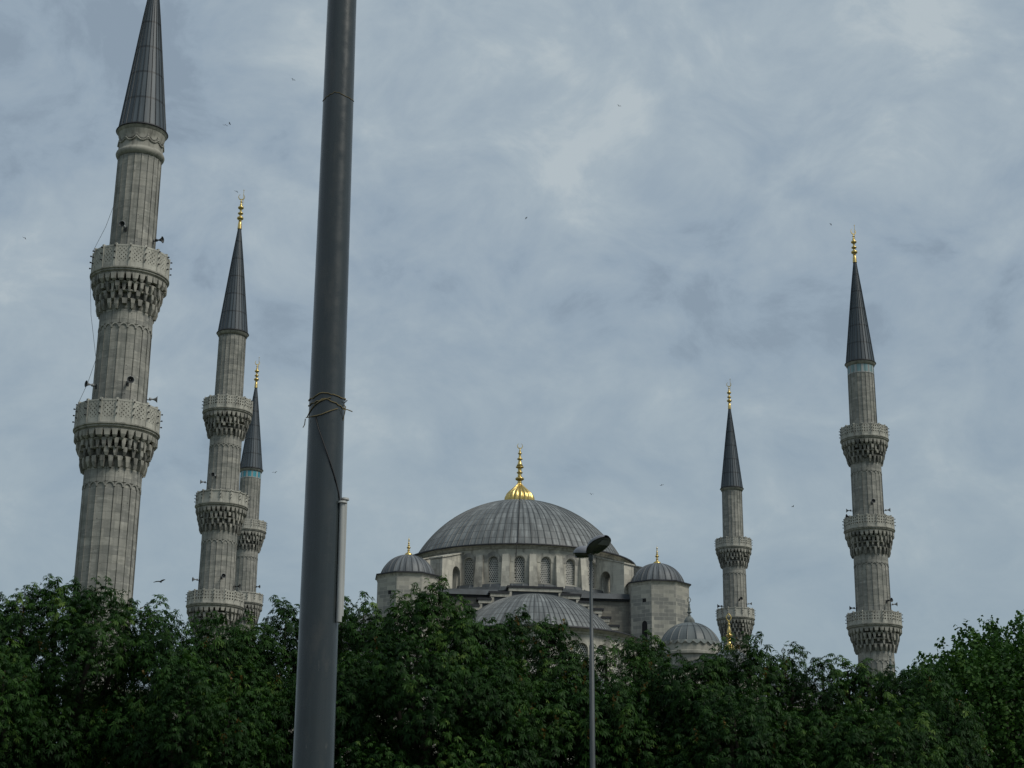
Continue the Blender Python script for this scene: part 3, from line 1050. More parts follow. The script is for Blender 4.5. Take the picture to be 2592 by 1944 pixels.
# ---- half domes on three sides, each with its stepped arch wall
def half_side(rz):
    R = Matrix.Rotation(rz, 4, 'Z')
    st = MB()
    xs = [2.5, 4.15, 5.25, 6.25, 6.95, 7.75, 8.6]
    zs_ = [30.78, 30.2, 29.55, 28.9, 28.15, 27.4, 26.6]
    yb, yf = -12.31, -13.15
    prev = 0.0
    for i, (x, z) in enumerate(zip(xs, zs_)):
        for sg in ((-1, 1) if i else (0,)):
            if i == 0:
                cx, w = 0.0, 2 * x
            else:
                cx, w = sg * (xs[i - 1] + x) / 2, x - xs[i - 1]
            st.box((cx, (yb + yf) / 2, (z + 20) / 2 - .2), (w, yb - yf, z - 20 - .4), M=R)
            st.box((cx, (yb + yf) / 2 - .08, z - .33), (w + .1 * (i > 0), yb - yf + .16, .3), mat=1, M=R)          # pale band under the coping
            st.box((cx + sg * .06, (yb + yf) / 2 - .09, z - .08), (w + .28, yb - yf + .3, .2), mat=2, M=R)        # lead coping
            if i < len(xs) - 1:                                                                                    # pale upright at the step
                for g in ((-1, 1) if i == 0 else (sg,)):
                    st.box((g * (x - .15), yf - .05, (z + zs_[i + 1]) / 2 - .4), (.3, .13, z - zs_[i + 1] + .1), mat=1, M=R)
    st.build('stepped_arch', [M_FLASH, M_TRIM, M_DARK], mosque)
    hd = MB()
    hd.lathe([(9.75, 25.66), (8.7, 25.84)] + cap_profile(7.8, 25.8, 30.02), pat=[(f, d * .9) for f, d in ROLL_P], count=46, uscale=46, smooth=False, a0=pi, a1=2 * pi, M=R @ Matrix.Translation((0, -13.0, 0)))
    hd.lathe([(9.95, 25.52), (10.0, 25.62), (9.6, 25.76)], 60, mat=1, a0=pi, a1=2 * pi, M=R @ Matrix.Translation((0, -13.0, 0)))
    hd.build('half_dome', [M_LEAD, M_DARK], mosque)
    wl = MB()
    T = R @ Matrix.Translation((0, -13.0, 0))
    rw = 9.3
    nw = 14
    for k in range(nw):
        a = pi + pi * (k + .5) / nw
        hw_ = rw * math.tan(pi / nw / 2)
        M = T @ Matrix.Rotation(a + pi / 2, 4, 'Z') @ Matrix.Translation((0, -rw, 0))
        w_, zb_, zt_ = .62, 20.4, 23.7
        A = arch_pts(w_, zt_, 8)
        for (x0, z0_), (x1, z1_) in zip(A, A[1:]):
            wl.add([(x0, 0, z0_), (x0, 0, 25.15), (x1, 0, 25.15), (x1, 0, z1_)], [(0, 1, 2, 3)], None, 0, False, M)
        for sg in (-1, 1):
            q = [(sg * w_, 0, 18), (sg * hw_, 0, 18), (sg * hw_, 0, 25.15), (sg * w_, 0, 25.15)]
            wl.add(q if sg > 0 else q[::-1], [(0, 1, 2, 3)], None, 0, False, M)
        wl.add([(-w_, 0, 18), (w_, 0, 18), (w_, 0, zb_), (-w_, 0, zb_)], [(0, 1, 2, 3)], None, 0, False, M)
        o_ = [(w_, zb_)] + A + [(-w_, zb_)]
        n = len(o_)
        wl.add([(x, 0, z) for x, z in o_] + [(x, .35, z) for x, z in o_], [(i, i + 1, n + i + 1, n + i) for i in range(n - 1)], None, 0, False, M)
        wl.add([(x, .33, z) for x, z in o_], [tuple(range(n))], [tuple((x, z) for x, z in o_)], 2, False, M)
    wl.lathe([(rw - .05, 25.1), (rw + .12, 25.2), (rw + .12, 25.32), (rw + .45, 25.46), (rw + .62, 25.53)], 56, mat=1, a0=pi, a1=2 * pi, M=T, smooth=False)
    wl.build('apse_wall', [M_DRUM, M_TRIM, M_WIN], mosque)


for rz in (0.0, pi / 2, -pi / 2):
    half_side(rz)

# ---- octagonal weight turrets
for sx in (-1, 1):
    for sy in (-1, 1):
        tb = MB()
        oct_ = [(2.78 / cos(pi / 8) * cos(pi / 8 + k * pi / 4), 2.78 / cos(pi / 8) * sin(pi / 8 + k * pi / 4)) for k in range(8)]
        for k in range(8):
            a, b = oct_[k], oct_[(k + 1) % 8]
            tb.add([(a[0], a[1], 15), (b[0], b[1], 15), (b[0], b[1], 31.2), (a[0], a[1], 31.2)], [(0, 1, 2, 3)])
        for s0, s1, z0_, z1_, mt in ((1.0, 1.025, 31.1, 31.3, 1), (1.025, 1.05, 31.3, 31.38, 1), (1.075, 1.075, 31.38, 31.5, 2), (1.075, .9, 31.5, 31.62, 2)):
            for k in range(8):
                a, b = oct_[k], oct_[(k + 1) % 8]
                tb.add([(a[0] * s0, a[1] * s0, z0_), (b[0] * s0, b[1] * s0, z0_), (b[0] * s1, b[1] * s1, z1_), (a[0] * s1, a[1] * s1, z1_)], [(0, 1, 2, 3)], None, mt)
        tb.add([(x * 1.075, y * 1.075, 31.38) for x, y in reversed(oct_)], [tuple(range(8))], None, 2)
        # narrow arched opening and a putlog hole on the outer front facets
        for fa, zc_, w_, h_ in ((-3 * pi / 4, 26.9, .3, 1.0), (-3 * pi / 4, 29.7, .2, .22)):
            M = Matrix.Rotation(fa + pi / 2, 4, 'Z') @ Matrix.Translation((0, -2.79, 0))
            A = arch_pts(w_, zc_ + h_ * .5, 6) if h_ > .5 else [(w_, zc_ + h_ / 2), (-w_, zc_ + h_ / 2)]
            o_ = [(-w_, zc_ - h_)] + [(w_, zc_ - h_)] + A
            tb.add([(x + .35, 0, z) for x, z in o_], [tuple(range(len(o_)))], None, 3, False, M)
        to = tb.build('turret', [M_TUR, M_TRIM, M_DARK, M_HOLE], mosque, (sx * 11.85, sy * 12.0, 0))
        lead_dome('turret_dome', 2.55, 31.58, 33.6, 26, M_LEAD2, to, lip=.1, roll=.8, edge=False)
        finial_small(MB()).build('finial', M_GOLD, to, (0, 0, 33.52))

# ------------------------------------------------------------------ courtyard in front of the hall
def local(x, y, z=0.0):
    return Vector((0.906 + cos(PSI) * x - sin(PSI) * y, 166.814 + sin(PSI) * x + cos(PSI) * y, z))


court = empty('courtyard_arcade', local(0, -78), PSI, 'domed courtyard arcade with a small grey dome over its gate, behind the treetops', 'courtyard')
w = MB()
w.box((-17.5, 2.5, 6.3), (29, 5.0, 12.6))
w.box((17.5, 2.5, 6.3), (29, 5.0, 12.6))
w.build('wall', M_DRUM, court)
w = MB()
w.box((-17.5, 2.45, 12.68), (29.5, 5.5, .16))
w.box((17.5, 2.45, 12.68), (29.5, 5.5, .16))
w.build('cornice', M_TRIM, court)
for sg in (-1, 1):
    for k in range(4):
        x = sg * (5.85 + 6.1 * k)
        d = lead_dome('dome', 2.3, 12.95, 14.75, 24, M_LEADP, court, (x, 2.4, 0), lip=.2, roll=.6)
        finial_alem(MB(), .78).build('finial', M_GREYFIN, d, (0, 0, 14.68))
w = MB()
w.box((0.3, 1.6, 6.9), (5.6, 4.6, 13.8))
w.build('gate_wall', M_TUR, court)
w = MB()    # gabled top of the gate with lead verges
for (a, b) in (((-2.9, 13.75), (.95, 15.1)), ((.95, 15.1), (3.3, 13.75))):
    dx, dz = b[0] - a[0], b[1] - a[1]
    w.hexa([(a[0], -.85, a[1]), (b[0], -.85, b[1]), (b[0], 3.6, b[1]), (a[0], 3.6, a[1])],
           [(a[0], -.85, a[1] + .2), (b[0], -.85, b[1] + .2), (b[0], 3.6, b[1] + .2), (a[0], 3.6, a[1] + .2)])
w.build('gable_roof', M_FLASH, court)
w = MB()
w.add([(-2.7, -.7, 13.7), (3.1, -.7, 13.7), (.95, -.7, 15.08), (-2.7, 3.4, 13.7), (3.1, 3.4, 13.7), (.95, 3.4, 15.08)],
      [(0, 1, 2), (3, 5, 4), (0, 3, 4, 1), (1, 4, 5, 2), (2, 5, 3, 0)])
w.build('gable', M_TRIM, court)
w = MB()
w.lathe([(1.72, 13.8), (1.72, 15.35), (1.86, 15.42), (1.86, 15.55), (1.7, 15.6), (1.66, 16.05), (1.6, 16.15)], 40, M=Matrix.Translation((.3, 1.2, 0)), smooth=False)
po = w.build('gate_drum', M_CARVE, court)
pd = MB()
pd.lathe(cap_profile(1.63, 16.1, 17.32, 14), pat=[(0, .05), (.06, .03), (.1, 0), (.9, 0), (.94, .03)], count=20, uscale=20, smooth=False)
for k in range(26):                                 # scalloped lead edge
    a0, a1 = 2 * pi * k / 26, 2 * pi * (k + 1) / 26
    vs = []
    for i in range(7):
        a = a0 + (a1 - a0) * i / 6
        vs.append((1.68 * cos(a), 1.68 * sin(a), 16.17))
    for i in range(7):
        a = a0 + (a1 - a0) * i / 6
        vs.append((1.76 * cos(a), 1.76 * sin(a), 16.1 - .16 * sin(pi * i / 6)))
    pd.add(vs, [(7 + i, 8 + i, 1 + i, i) for i in range(6)], [((.5, .5),) * 4] * 6, 1)
pd_o = pd.build('gate_dome', [M_LEADP, M_GREYFIN], court, (.3, 1.2, 0))
fm = MB()
fm.lathe([(.3, 0), (.3, .06), (.29, .16), (.2, .3), (.1, .4)], 18)
finial_alem(fm, .72, False)
fm.build('finial', M_GREYFIN, pd_o, (0, 0, 17.26))

# little kiosk whose gilded finial rises from the trees
kp = at(1846.7, 1640, 82)
kiosk = empty('fountain_kiosk', (kp.x, 82, 0), PSI, 'small kiosk with a gilded finial rising out of the treetops before the far minaret', 'kiosk')
w = MB()
w.lathe([(1.2, 0), (1.2, 9.0), (1.5, 13.2)], 8, smooth=False)
w.build('wall', M_TRIM, kiosk)
kd = lead_dome('dome', 1.2, 13.2, 14.6, 16, M_LEADP, kiosk, lip=.15, roll=.6)
finial_alem(MB(), .92).build('finial', M_GOLD, kd, (0, 0, at(1846.7, 1553, 82).z - 2.04 * .92))

# ------------------------------------------------------------------ dark pole in front
M_POLE = NT('pole_paint', 0.3, 0.55)
_n = M_POLE.noise(M_POLE.mapping(M_POLE.obj(), (14, 14, .5)), 1.0, 5.0, .6)
_n2 = M_POLE.noise(M_POLE.obj(), 9.0, 4.0, .6)
M_POLE.color(M_POLE.mix(M_POLE.g(_n, .4, .7), g3(.019, .026, .029), g3(.032, .041, .044)))
M_POLE.L(M_POLE.g(_n2, .3, .7, .2, .36), M_POLE.b.inputs['Roughness'])
_n3 = M_POLE.noise(M_POLE.mapping(M_POLE.obj(), (60, 60, 9)), 1.0, 3.0, .6)
_n4 = M_POLE.noise(M_POLE.mapping(M_POLE.obj(), (1, 1, .35)), 8.0, 6.0, .7)
_c = M_POLE.b.inputs['Base Color'].links[0].from_socket
_c = M_POLE.mix(M_POLE.g(_n4, .52, .68, 0, .5), _c, g3(.055, .055, .05))
M_POLE.color(M_POLE.mix(M_POLE.g(_n3, .7, .74, 0, .6), _c, g3(.11, .11, .1)))
M_POLE = M_POLE.m
PB, PT = at(793, 1944, 10), at(866, 0, 10)


def pole_at(z):
    t = (z - PB.z) / (PT.z - PB.z)
    return Vector((PB.x + (PT.x - PB.x) * t, 10.0, z)), (.122 + (.0975 - .122) * t)


p0, r0 = pole_at(0.12)
pole = empty('street_pole', p0, 0, 'thick dark grey metal pole crossing the whole picture, with pale conduits on its right side', 'pole')
w = MB()
hs = [0.12 + 10.4 * i / 12 for i in range(13)]
w.tube([pole_at(h)[0] - p0 for h in hs], [pole_at(h)[1] for h in hs], 40)
w.lathe([(.2, 0), (.2, .03), (.16, .05), (.13, .06)], 24)
w.build('shaft', M_POLE, pole)
M_PIPE = m_plain('pipe_grey', (.33, .34, .33), .5, 0, .15, 4.0, stretch=(5, 5, .6))


def ppt(px, py, out=0.0):
    """point on the pole's skin on the side of the viewer at a pixel"""
    q = at(px, py, 10)
    for _ in range(4):
        c, r = pole_at(q.z)
        dx = max(-r, min(r, q.x - c.x))
        yy = 10 - sqrt(max(0, r * r - dx * dx)) - out
        q = at(px, py, yy)
    return q


for (tx, ty, bx, by, dy, r) in ((864, 1274, 853, 1575, -.045, .0175), (873, 1266, 863, 1560, .035, .016)):
    T_, B_ = at(tx, ty, 10 + dy), at(bx, by, 10 + dy)
    for q in (T_, B_):                              # clear of the pole
        c, rr = pole_at(q.z)
        d = Vector((q.x - c.x, q.y - c.y, 0))
        if d.length < rr + r:
            d = d.normalized() * (rr + r)
            q.x, q.y = c.x + d.x, c.y + d.y
    w = MB()
    w.tube([T_ - p0, B_ - p0], r, 14)
    pipe = w.build('conduit', M_PIPE, pole)
    w = MB()
    up = (T_ - B_).normalized()
    w.tube([T_ - p0, T_ - p0 + up * .012], [r * 1.7, r * 1.55], 14)
    w.build('pipe_cap', M_PIPE, pipe)
w = MB()
w.tube([ppt(798, 1055, .006) - p0, ppt(806, 1085, .006) - p0, ppt(822, 1130, .006) - p0, ppt(838, 1175, .006) - p0, ppt(850, 1215, .006) - p0, ppt(857, 1245, .004) - p0, at(862, 1276, 9.95) - p0], .004, 6)
w.build('cable', M_WIRE, pole)
M_ROPE = m_plain('jute_rope', (.16, .13, .065), .9, 0, .35, 30.0)


def wrap(name, z, tilt, r, turns, label, ends=()):
    w = MB()
    pts = []
    rk = random.Random(int(z * 1000))
    for i in range(int(40 * turns) + 1):
        a = 2 * pi * i / 40
        zz = z + tilt * cos(a - .3) + .012 * sin(3 * a)
        c, rr = pole_at(zz)
        zz += .006 * rk.uniform(-1, 1)
        pts.append((c.x + cos(a) * (rr + r * .8), c.y + sin(a) * (rr + r * .8), zz))
    w.tube(pts, r, 6)
    for e_ in ends:
        w.tube(e_, r * .85, 6)
    tag(w.build(name, M_ROPE), label, 'rope')


zr_ = at(862, 256, 10).z
wrap('rope', zr_, .0, .0022, 1.0, 'thin rope tied round the dark pole high up near the top')
zr_ = at(828, 1012, 10).z
E1 = [at(870, 1021, 9.98), at(874, 1018, 9.97), at(879, 1013, 9.96)]
E1b = [at(869, 1023, 9.98), at(875, 1030, 9.96), at(873, 1043, 9.96), at(868, 1065, 9.97)]
wrap('rope', zr_, .004, .0038, 1.0, 'upper loop of the knotted ropes round the middle of the dark pole', (E1, E1b))
zr_ = at(828, 1030, 10).z
E2 = [at(867, 1036, 9.93), at(880, 1037, 9.95), at(892, 1042, 9.95)]
wrap('rope', zr_, -.006, .0038, 1.0, 'lower rope loop round the dark pole with a long loose end at the right', (E2,))
w = MB()
w.tube([ppt(855, 1034, .008), ppt(835, 1040, .008), ppt(815, 1048, .008), ppt(801, 1052, .008), ppt(790, 1054, .008), ppt(775, 1057,   .006)], .0034, 6)
w.tube([at(773, 1060, 9.95), at(771, 1075, 9.97), at(767, 1082, 9.96)], .003, 6)
w.tube([ppt(838, 1006, .008), ppt(812, 1014, .008), ppt(795, 1026, .008), ppt(784, 1042, .008), ppt(777, 1057, .008)], .0034, 6)
tag(w.build('rope', M_ROPE), 'slack rope slung slantwise between the loops on the dark pole', 'rope')

# ------------------------------------------------------------------ street lamp with two heads
lb, lt_ = at(1500, 1944, 31), at(1495.5, 1405, 31)
lx = lambda z: lb.x + (lt_.x - lb.x) * (z - lb.z) / (lt_.z - lb.z)
lamp = empty('street_lamp', (lx(0), 31, 0), 0, 'slim grey street lamp with two oval heads standing before the trees', 'street lamp')
w = MB()
pts = [(lx(z) - lx(0), 0, z) for z in (0, 1.2, 1.25, 4.0, 7.19, 7.2, lt_.z)]
w.tube(pts, [.085, .085, .06, .052, .045, .036, .028], 16)
w.lathe([(.03, lt_.z - .12), (.042, lt_.z - .1), (.042, lt_.z + .04), (.03, lt_.z + .06)], 14, M=Matrix.Translation((lx(lt_.z) - lx(0), 0, 0)))
w.build('pole', m_plain('galvanised', (.06, .07, .075), .5, .0, .3, 3.0, stretch=(6, 6, .8)), lamp)
M_SHELL = m_plain('lamp_shell', (.16, .165, .185), .4, 0, .15)
M_BOWL = NT('lamp_bowl', .15, .5)
M_BOWL.color(g3(.045, .05, .05))
M_BOWL = M_BOWL.m


def lamp_head(direction, tilt, L=.61, W=.215):
    """oval luminaire reaching from the pole top along direction, nose raised by tilt"""
    t = Vector((cos(direction), sin(direction), 0))
    M = Matrix.Translation((lx(lt_.z) - lx(0), 0, lt_.z + .03)) @ Matrix.Rotation(direction, 4, 'Z') @ Matrix.Rotation(-tilt, 4, 'Y')
    sh = MB()
    n, m = 14, 18
    vs, fs = [], []

    def wid(u):
        return W * (sin(pi * (u * .86 + .12)) ** .55) * (.82 + .3 * u)

    for i in range(n + 1):
        u = i / n
        for j in range(m + 1):
            a = pi * j / m
            h = .15 * sin(pi * (u * .9 + .07)) ** .6
            vs.append((u * L, cos(a) * wid(u), sin(a) * h))
    for i in range(n):
        for j in range(m):
            q = i * (m + 1) + j
            fs.append((q, q + 1, q + m + 2, q + m + 1))
    sh.add(vs, fs, None, 0, True, M)
    rim = [(i / n * L, wid(i / n), 0) for i in range(n + 1)] + [(i / n * L, -wid(i / n), 0) for i in range(n, -1, -1)]
    k = .93
    rin = [((x - L * .55) * k + L * .55, y * k, -.012) for x, y, z in rim]
    q = len(rim)
    sh.add(rim + rin, [(i, (i + 1) % q, q + (i + 1) % q, q + i) for i in range(q)], None, 1, False, M)
    sh.box((.02, 0, .02), (.16, .09, .08), M=M)
    o = sh.build('lamp_head', [M_SHELL, M_BLACK], lamp)
    bw = MB()
    vs, fs = [], []
    R_ = 5
    for r_ in range(R_ + 1):
        s_ = 1 - r_ / R_
        for x, y, z in rin:
            vs.append(((x - L * .58) * s_ + L * .58, y * s_, -.012 - .07 * sqrt(max(0, 1 - s_ * s_))))
    for r_ in range(R_):
        for i in range(q):
            fs.append((r_ * q + i, r_ * q + (i + 1) % q, (r_ + 1) * q + (i + 1) % q, (r_ + 1) * q + i))
    bw.add(vs, fs, None, 0, True, M)
    bw.add([(L * .74, -W * .6, -.086), (L * .74, W * .6, -.086), (L * .93, W * .36, -.05), (L * .93, -W * .36, -.05)], [(0, 1, 2, 3)], None, 1, False, M)  # pale plate imitating the sky's reflection at the nose of the glass
    bw.build('lamp_glass', [M_BOWL, M_SHELL], o)


lamp_head(radians(-61), radians(21))
lamp_head(radians(121), radians(9), L=.5, W=.18)

# ------------------------------------------------------------------ trees
rs_ = np.random.RandomState(11)
M_LEAF = m_leaf('chestnut_leaves', [(0.0, g3(.006, .019, .006)), (.4, g3(.013, .038, .009)), (.72, g3(.03, .074, .014)), (1.0, g3(.09, .145, .03))])
M_LEAF2 = m_leaf('fresh_leaves', [(0.0, g3(.012, .034, .009)), (.5, g3(.028, .072, .015)), (1.0, g3(.075, .14, .032))])
M_BLOS = m_leaf('faded_blossom', [(0.0, g3(.05, .036, .012)), (1.0, g3(.13, .08, .022))])
M_BARK = m_plain('bark', (.05, .042, .034), .9, 0, .4, 6.0, stretch=(3, 3, .6))


def unit(a):
    return a / np.maximum(1e-9, np.linalg.norm(a, axis=-1, keepdims=True))


def shell_points(c, r, spacing, rng, zmin=-.55):
    """points spread over an ellipsoid's surface, with their outward directions"""
    area = 4 * pi * (((r[0] * r[1]) ** 1.6 + (r[0] * r[2]) ** 1.6 + (r[1] * r[2]) ** 1.6) / 3) ** (1 / 1.6)
    n = int(area / (spacing * spacing))
    i = np.arange(n) + .5
    ph = np.arccos(1 - 2 * i / n)
    th = pi * (1 + 5 ** .5) * i + rng.rand() * 7
    d = np.stack([np.cos(th) * np.sin(ph), np.sin(th) * np.sin(ph), np.cos(ph)], 1)
    d = unit(d + rng.normal(0, .16, d.shape))
    d = d[d[:, 2] > zmin]
    p = np.array(c) + d * np.array(r) * rng.uniform(.84, 1.07, (len(d), 1))
    nrm = unit(d / np.array(r))
    return p, nrm


def leaves_mesh(name, P, N, T, L, W, nl, droop, tint, rng, mat, spread=1.9):
    """palmate leaves: nl leaflets round the point P, lying square to N and reaching towards T"""
    n = len(P)
    T = unit(T - N * np.sum(T * N, 1, keepdims=True))
    S = np.cross(N, T)
    al = np.linspace(-spread, spread, nl)
    ln = np.array([1 - .33 * abs(k) / max(1, (nl - 1) / 2) for k in range(-(nl // 2), nl - nl // 2)])
    ln = ln[:nl]
    D = T[:, None] * np.cos(al)[None, :, None] + S[:, None] * np.sin(al)[None, :, None]
    dr = droop + rng.normal(0, .16, (n, nl, 1))
    D = D * np.cos(dr) - N[:, None] * np.sin(dr)
    Wd = unit(np.cross(np.broadcast_to(N[:, None], D.shape), D))
    ll = (L[:, None] * ln[None])[..., None]
    ww = ll * W
    base = np.broadcast_to(P[:, None], D.shape)
    down = np.array([0, 0, -1.0])
    mid = base + D * ll * .6
    tip = base + D * ll + down * ll * .16
    V = np.stack([base, mid + Wd * ww, tip, mid - Wd * ww], 2).reshape(-1, 3)
    nf = n * nl
    me = bpy.data.meshes.new(name)
    me.vertices.add(nf * 4)
    me.vertices.foreach_set('co', V.astype(np.float32).ravel())
    me.loops.add(nf * 4)
    me.loops.foreach_set('vertex_index', np.arange(nf * 4, dtype=np.int32))
    me.polygons.add(nf)
    me.polygons.foreach_set('loop_start', np.arange(0, nf * 4, 4, dtype=np.int32))
    me.polygons.foreach_set('loop_total', np.full(nf, 4, dtype=np.int32))
    at_ = me.attributes.new('tint', 'FLOAT', 'POINT')
    at_.data.foreach_set('value', np.repeat(np.clip(tint, 0, 1), nl * 4).astype(np.float32))
    me.materials.append(mat)
    me.update()
    me.validate()
    return me


def make_tree(label, base, lobes, seed, blossom=0.0, kind='chestnut', bright=0.0, group=None, depth=1.0):
    """lobes: (px, py, y, width_px, height) the tops of the boughs as seen, at their distance y"""
    rng = np.random.RandomState(seed)
    root = empty('tree', base, 0, label, 'tree', group)
    ell = []
    for px, py, y, wpx, h in lobes:
        top = at(px, py, y)
        rx = wpx / 2 / (FPX / (y / cos(_p))) / 1.05
        ell.append(((top.x, y + rng.uniform(-.1, .3), top.z - h), (rx, rx * 1.05, h)))
    # the crown under the boughs
    xs = np.array([e[0][0] for e in ell]); ztop = max(e[0][2] + e[1][2] for e in ell)
    cx = base[0]
    half = max(1.9, (xs.max() - xs.min()) / 2 + 1.1)
    zc = (ztop + 2.6) / 2 - .4
    body = ((cx, base[1], zc), (half * 1.0, max(2.2, half * .9) * depth, (ztop - 2.6) / 2 - .9))
    nb = int(9 * half)
    p_, d_ = shell_points(body[0], body[1], 1.75, rng, -.75)
    keep = rng.rand(len(p_)) < .9
    for q, dd in zip(p_[keep], d_[keep]):
        r = rng.uniform(.7, 1.35)
        lim = [e for e in ell if abs(e[0][0] - q[0]) < e[1][0] * 1.1]
        ell.append((tuple(q - dd * .5), (r, r, r * rng.uniform(.75, 1.0))))
    SP, SN, SL = [], [], []
    for li, (c, r) in enumerate(ell):
        lobe_t = rng.uniform(-.1, .1)
        for k, sp in ((1.0, .46), (.66, .75)):
            p, nn = shell_points(c, [x * k for x in r], sp, rng)
            ins = np.zeros(len(p), bool)
            for lj, (c2, r2) in enumerate(ell):
                if lj != li:
                    ins |= (((p - np.array(c2)) / np.array(r2)) ** 2).sum(1) < .5
            low = p[:, 2] < 2.2
            ok = ~(ins | low)
            SP.append(p[ok]); SN.append(nn[ok]); SL.append(np.full(ok.sum(), lobe_t))
    SP, SN, SL = np.concatenate(SP), np.concatenate(SN), np.concatenate(SL)
    n = len(SP)
    axis = unit(SN * .75 + np.array([0, 0, .75]) + rng.normal(0, .15, (n, 3)))
    stint = rng.uniform(-.12, .16, n) + SL
    ssz = rng.uniform(.8, 1.3, n)
    fresh = rng.rand(n) < .1
    stint[fresh] += .25
    P, N, T, Ls, tn = [], [], [], [], []
    if kind == 'chestnut':
        for wv, (off, k, pet) in enumerate(((.02, 5, .05), (-.08, 7, .12), (-.18, 8, .19), (-.3, 9, .25), (-.43, 7, .28))):
            for j in range(k):
                a = 2 * pi * (j / k) + rng.uniform(0, 6.28, n)
                X = unit(np.cross(axis, np.array([.31, .7, .2])))
                Y = np.cross(axis, X)
                rad = X * np.cos(a)[:, None] + Y * np.sin(a)[:, None]
                ok = rng.rand(n) < .8
                pp = SP + axis * (off + rng.normal(0, .05, n))[:, None] + rad * (pet * rng.uniform(.7, 1.25, n))[:, None]
                nr = unit(axis * .8 + rad * .45 + np.array([0, 0, .3]) + rng.normal(0, .22, (n, 3)))
                P.append(pp[ok]); N.append(nr[ok]); T.append(rad[ok] + 1e-3)
                Ls.append((rng.uniform(.065, .15, n) * ssz)[ok])
                tn.append((.47 + stint - .04 * wv + rng.normal(0, .12, n))[ok] + bright)
        P, N, T, Ls, tn = [np.concatenate(x) for x in (P, N, T, Ls, tn)]
        me = leaves_mesh('crown', P, N, T, Ls, .15, 6, .42, tn, rng, M_LEAF)
    else:
        for off in np.linspace(.5, -.5, 16):
            for j in range(5):
                a = rng.uniform(0, 6.28, n)
                X = unit(np.cross(axis, np.array([.31, .7, .2])))
                Y = np.cross(axis, X)
                rad = X * np.cos(a)[:, None] + Y * np.sin(a)[:, None]
                ok = rng.rand(n) < .8
                wob = .1 + .16 * max(0, .3 - off)
                pp = SP + axis * (off + rng.normal(0, .04, n))[:, None] + rad * (wob * rng.uniform(.4, 1.3, n))[:, None]
                nr = unit(axis * .5 + rad * .5 + rng.normal(0, .4, (n, 3)))
                P.append(pp[ok]); N.append(nr[ok]); T.append(rad[ok] + 1e-3)
                Ls.append(rng.uniform(.08, .145, n)[ok])
                tn.append((.5 + stint + .12 * off + rng.normal(0, .12, n))[ok] + bright)
        P, N, T, Ls, tn = [np.concatenate(x) for x in (P, N, T, Ls, tn)]
        me = leaves_mesh('crown', P, N, T, Ls, .38, 1, .3, tn, rng, M_LEAF2)
    o = bpy.data.objects.new('crown', me)
    COL.objects.link(o)
    o.parent = root
    b = Vector(base)
    o.location = -b
    if blossom > 0:
        pick = (rng.rand(n) < blossom) & (SN[:, 2] > -.4) & (SN[:, 2] < .5)
        q, ax = SP[pick], unit(axis[pick] + np.array([0, 0, .6]))
        nn = len(q)
        P, N, T = [], [], []
        for j in range(16):
            a = rng.uniform(0, 6.28, nn)
            X = unit(np.cross(ax, np.array([.31, .7, .2]))); Y = np.cross(ax, X)
            rad = X * np.cos(a)[:, None] + Y * np.sin(a)[:, None]
            h = rng.uniform(-.08, .2, nn)
            P.append(q + ax * h[:, None] + rad * (.06 * (1.1 - (h + .08) / .3))[:, None])
            N.append(unit(rad + rng.normal(0, .4, (nn, 3)))); T.append(ax + rng.normal(0, .4, (nn, 3)))
        P, N, T = [np.concatenate(x) for x in (P, N, T)]
        me = leaves_mesh('blossom', P, N, T, rng.uniform(.035, .065, len(P)), .5, 1, .2, rng.rand(len(P)), rng, M_BLOS)
        o = bpy.data.objects.new('blossom', me)
        COL.objects.link(o)
        o.parent = root
        o.location = -b
        o['kind'] = 'stuff'
    # trunk and limbs
    w = MB()
    zt = body[0][2]
    bend = [Vector((rng.normal(0, .08), rng.normal(0, .08), zt * i / 5)) for i in range(6)]
    bend[0] = Vector((0, 0, 0))
    w.tube(bend, [.34, .27, .24, .21, .18, .13], 12)
    nl = min(len(ell), 16)
    for i in range(nl):
        c = Vector(ell[i][0]) - b
        st = Vector((0, 0, zt * rng.uniform(.42, .95)))
        mid = st.lerp(c, .5) + Vector((rng.normal(0, .2), rng.normal(0, .2), -.1))
        w.tube([st, mid, c, c + Vector((0, 0, ell[i][1][2] * .6))], [.1, .07, .04, .015], 7)
    w.build('trunk', M_BARK, root)
    return root


def tree_at(px, y):
    q = at(px, 1700, y)
    return (q.x, y, 0.0)


make_tree('leafy tree in the bottom left corner, below and left of the huge near minaret', tree_at(120, 38),
          [(-40, 1500, 38, 220, 1.3), (60, 1476, 37, 170, 1.2), (152, 1462, 37.5, 200, 1.2), (250, 1472, 36.5, 250, 1.4), (320, 1520, 37.5, 140, 1.1), (20, 1640, 35, 220, 1.2)], 1, .06, group='trees in front of the mosque')
make_tree('bushy tree hiding the foot of the second minaret, left of the pole', tree_at(500, 37),
          [(393, 1510, 36.5, 120, 1.1), (440, 1552, 36, 180, 1.2), (545, 1548, 37, 220, 1.3), (630, 1545, 38, 200, 1.2), (480, 1640, 34.5, 200, 1.1)], 2, .12, group='trees in front of the mosque')
make_tree('dark tree directly behind the thick pole', tree_at(800, 39),
          [(725, 1508, 38.5, 150, 1.3), (790, 1520, 39, 160, 1.3), (868, 1496, 39, 120, 1.2), (922, 1500, 38.5, 120, 1.2), (955, 1540, 38, 130, 1.2), (900, 1640, 36, 220, 1.2)], 3, .02, group='trees in front of the mosque')
make_tree('round-topped dense tree covering the left turret and reaching highest below the dome', tree_at(1090, 36.5),
          [(1035, 1480, 36.5, 150, 1.5), (1108, 1466, 36, 210, 1.9), (1165, 1496, 36.5, 130, 1.5), (1190, 1560, 37, 100, 1.2), (1000, 1560, 36.5, 120, 1.3)], 4, .01, group='trees in front of the mosque')
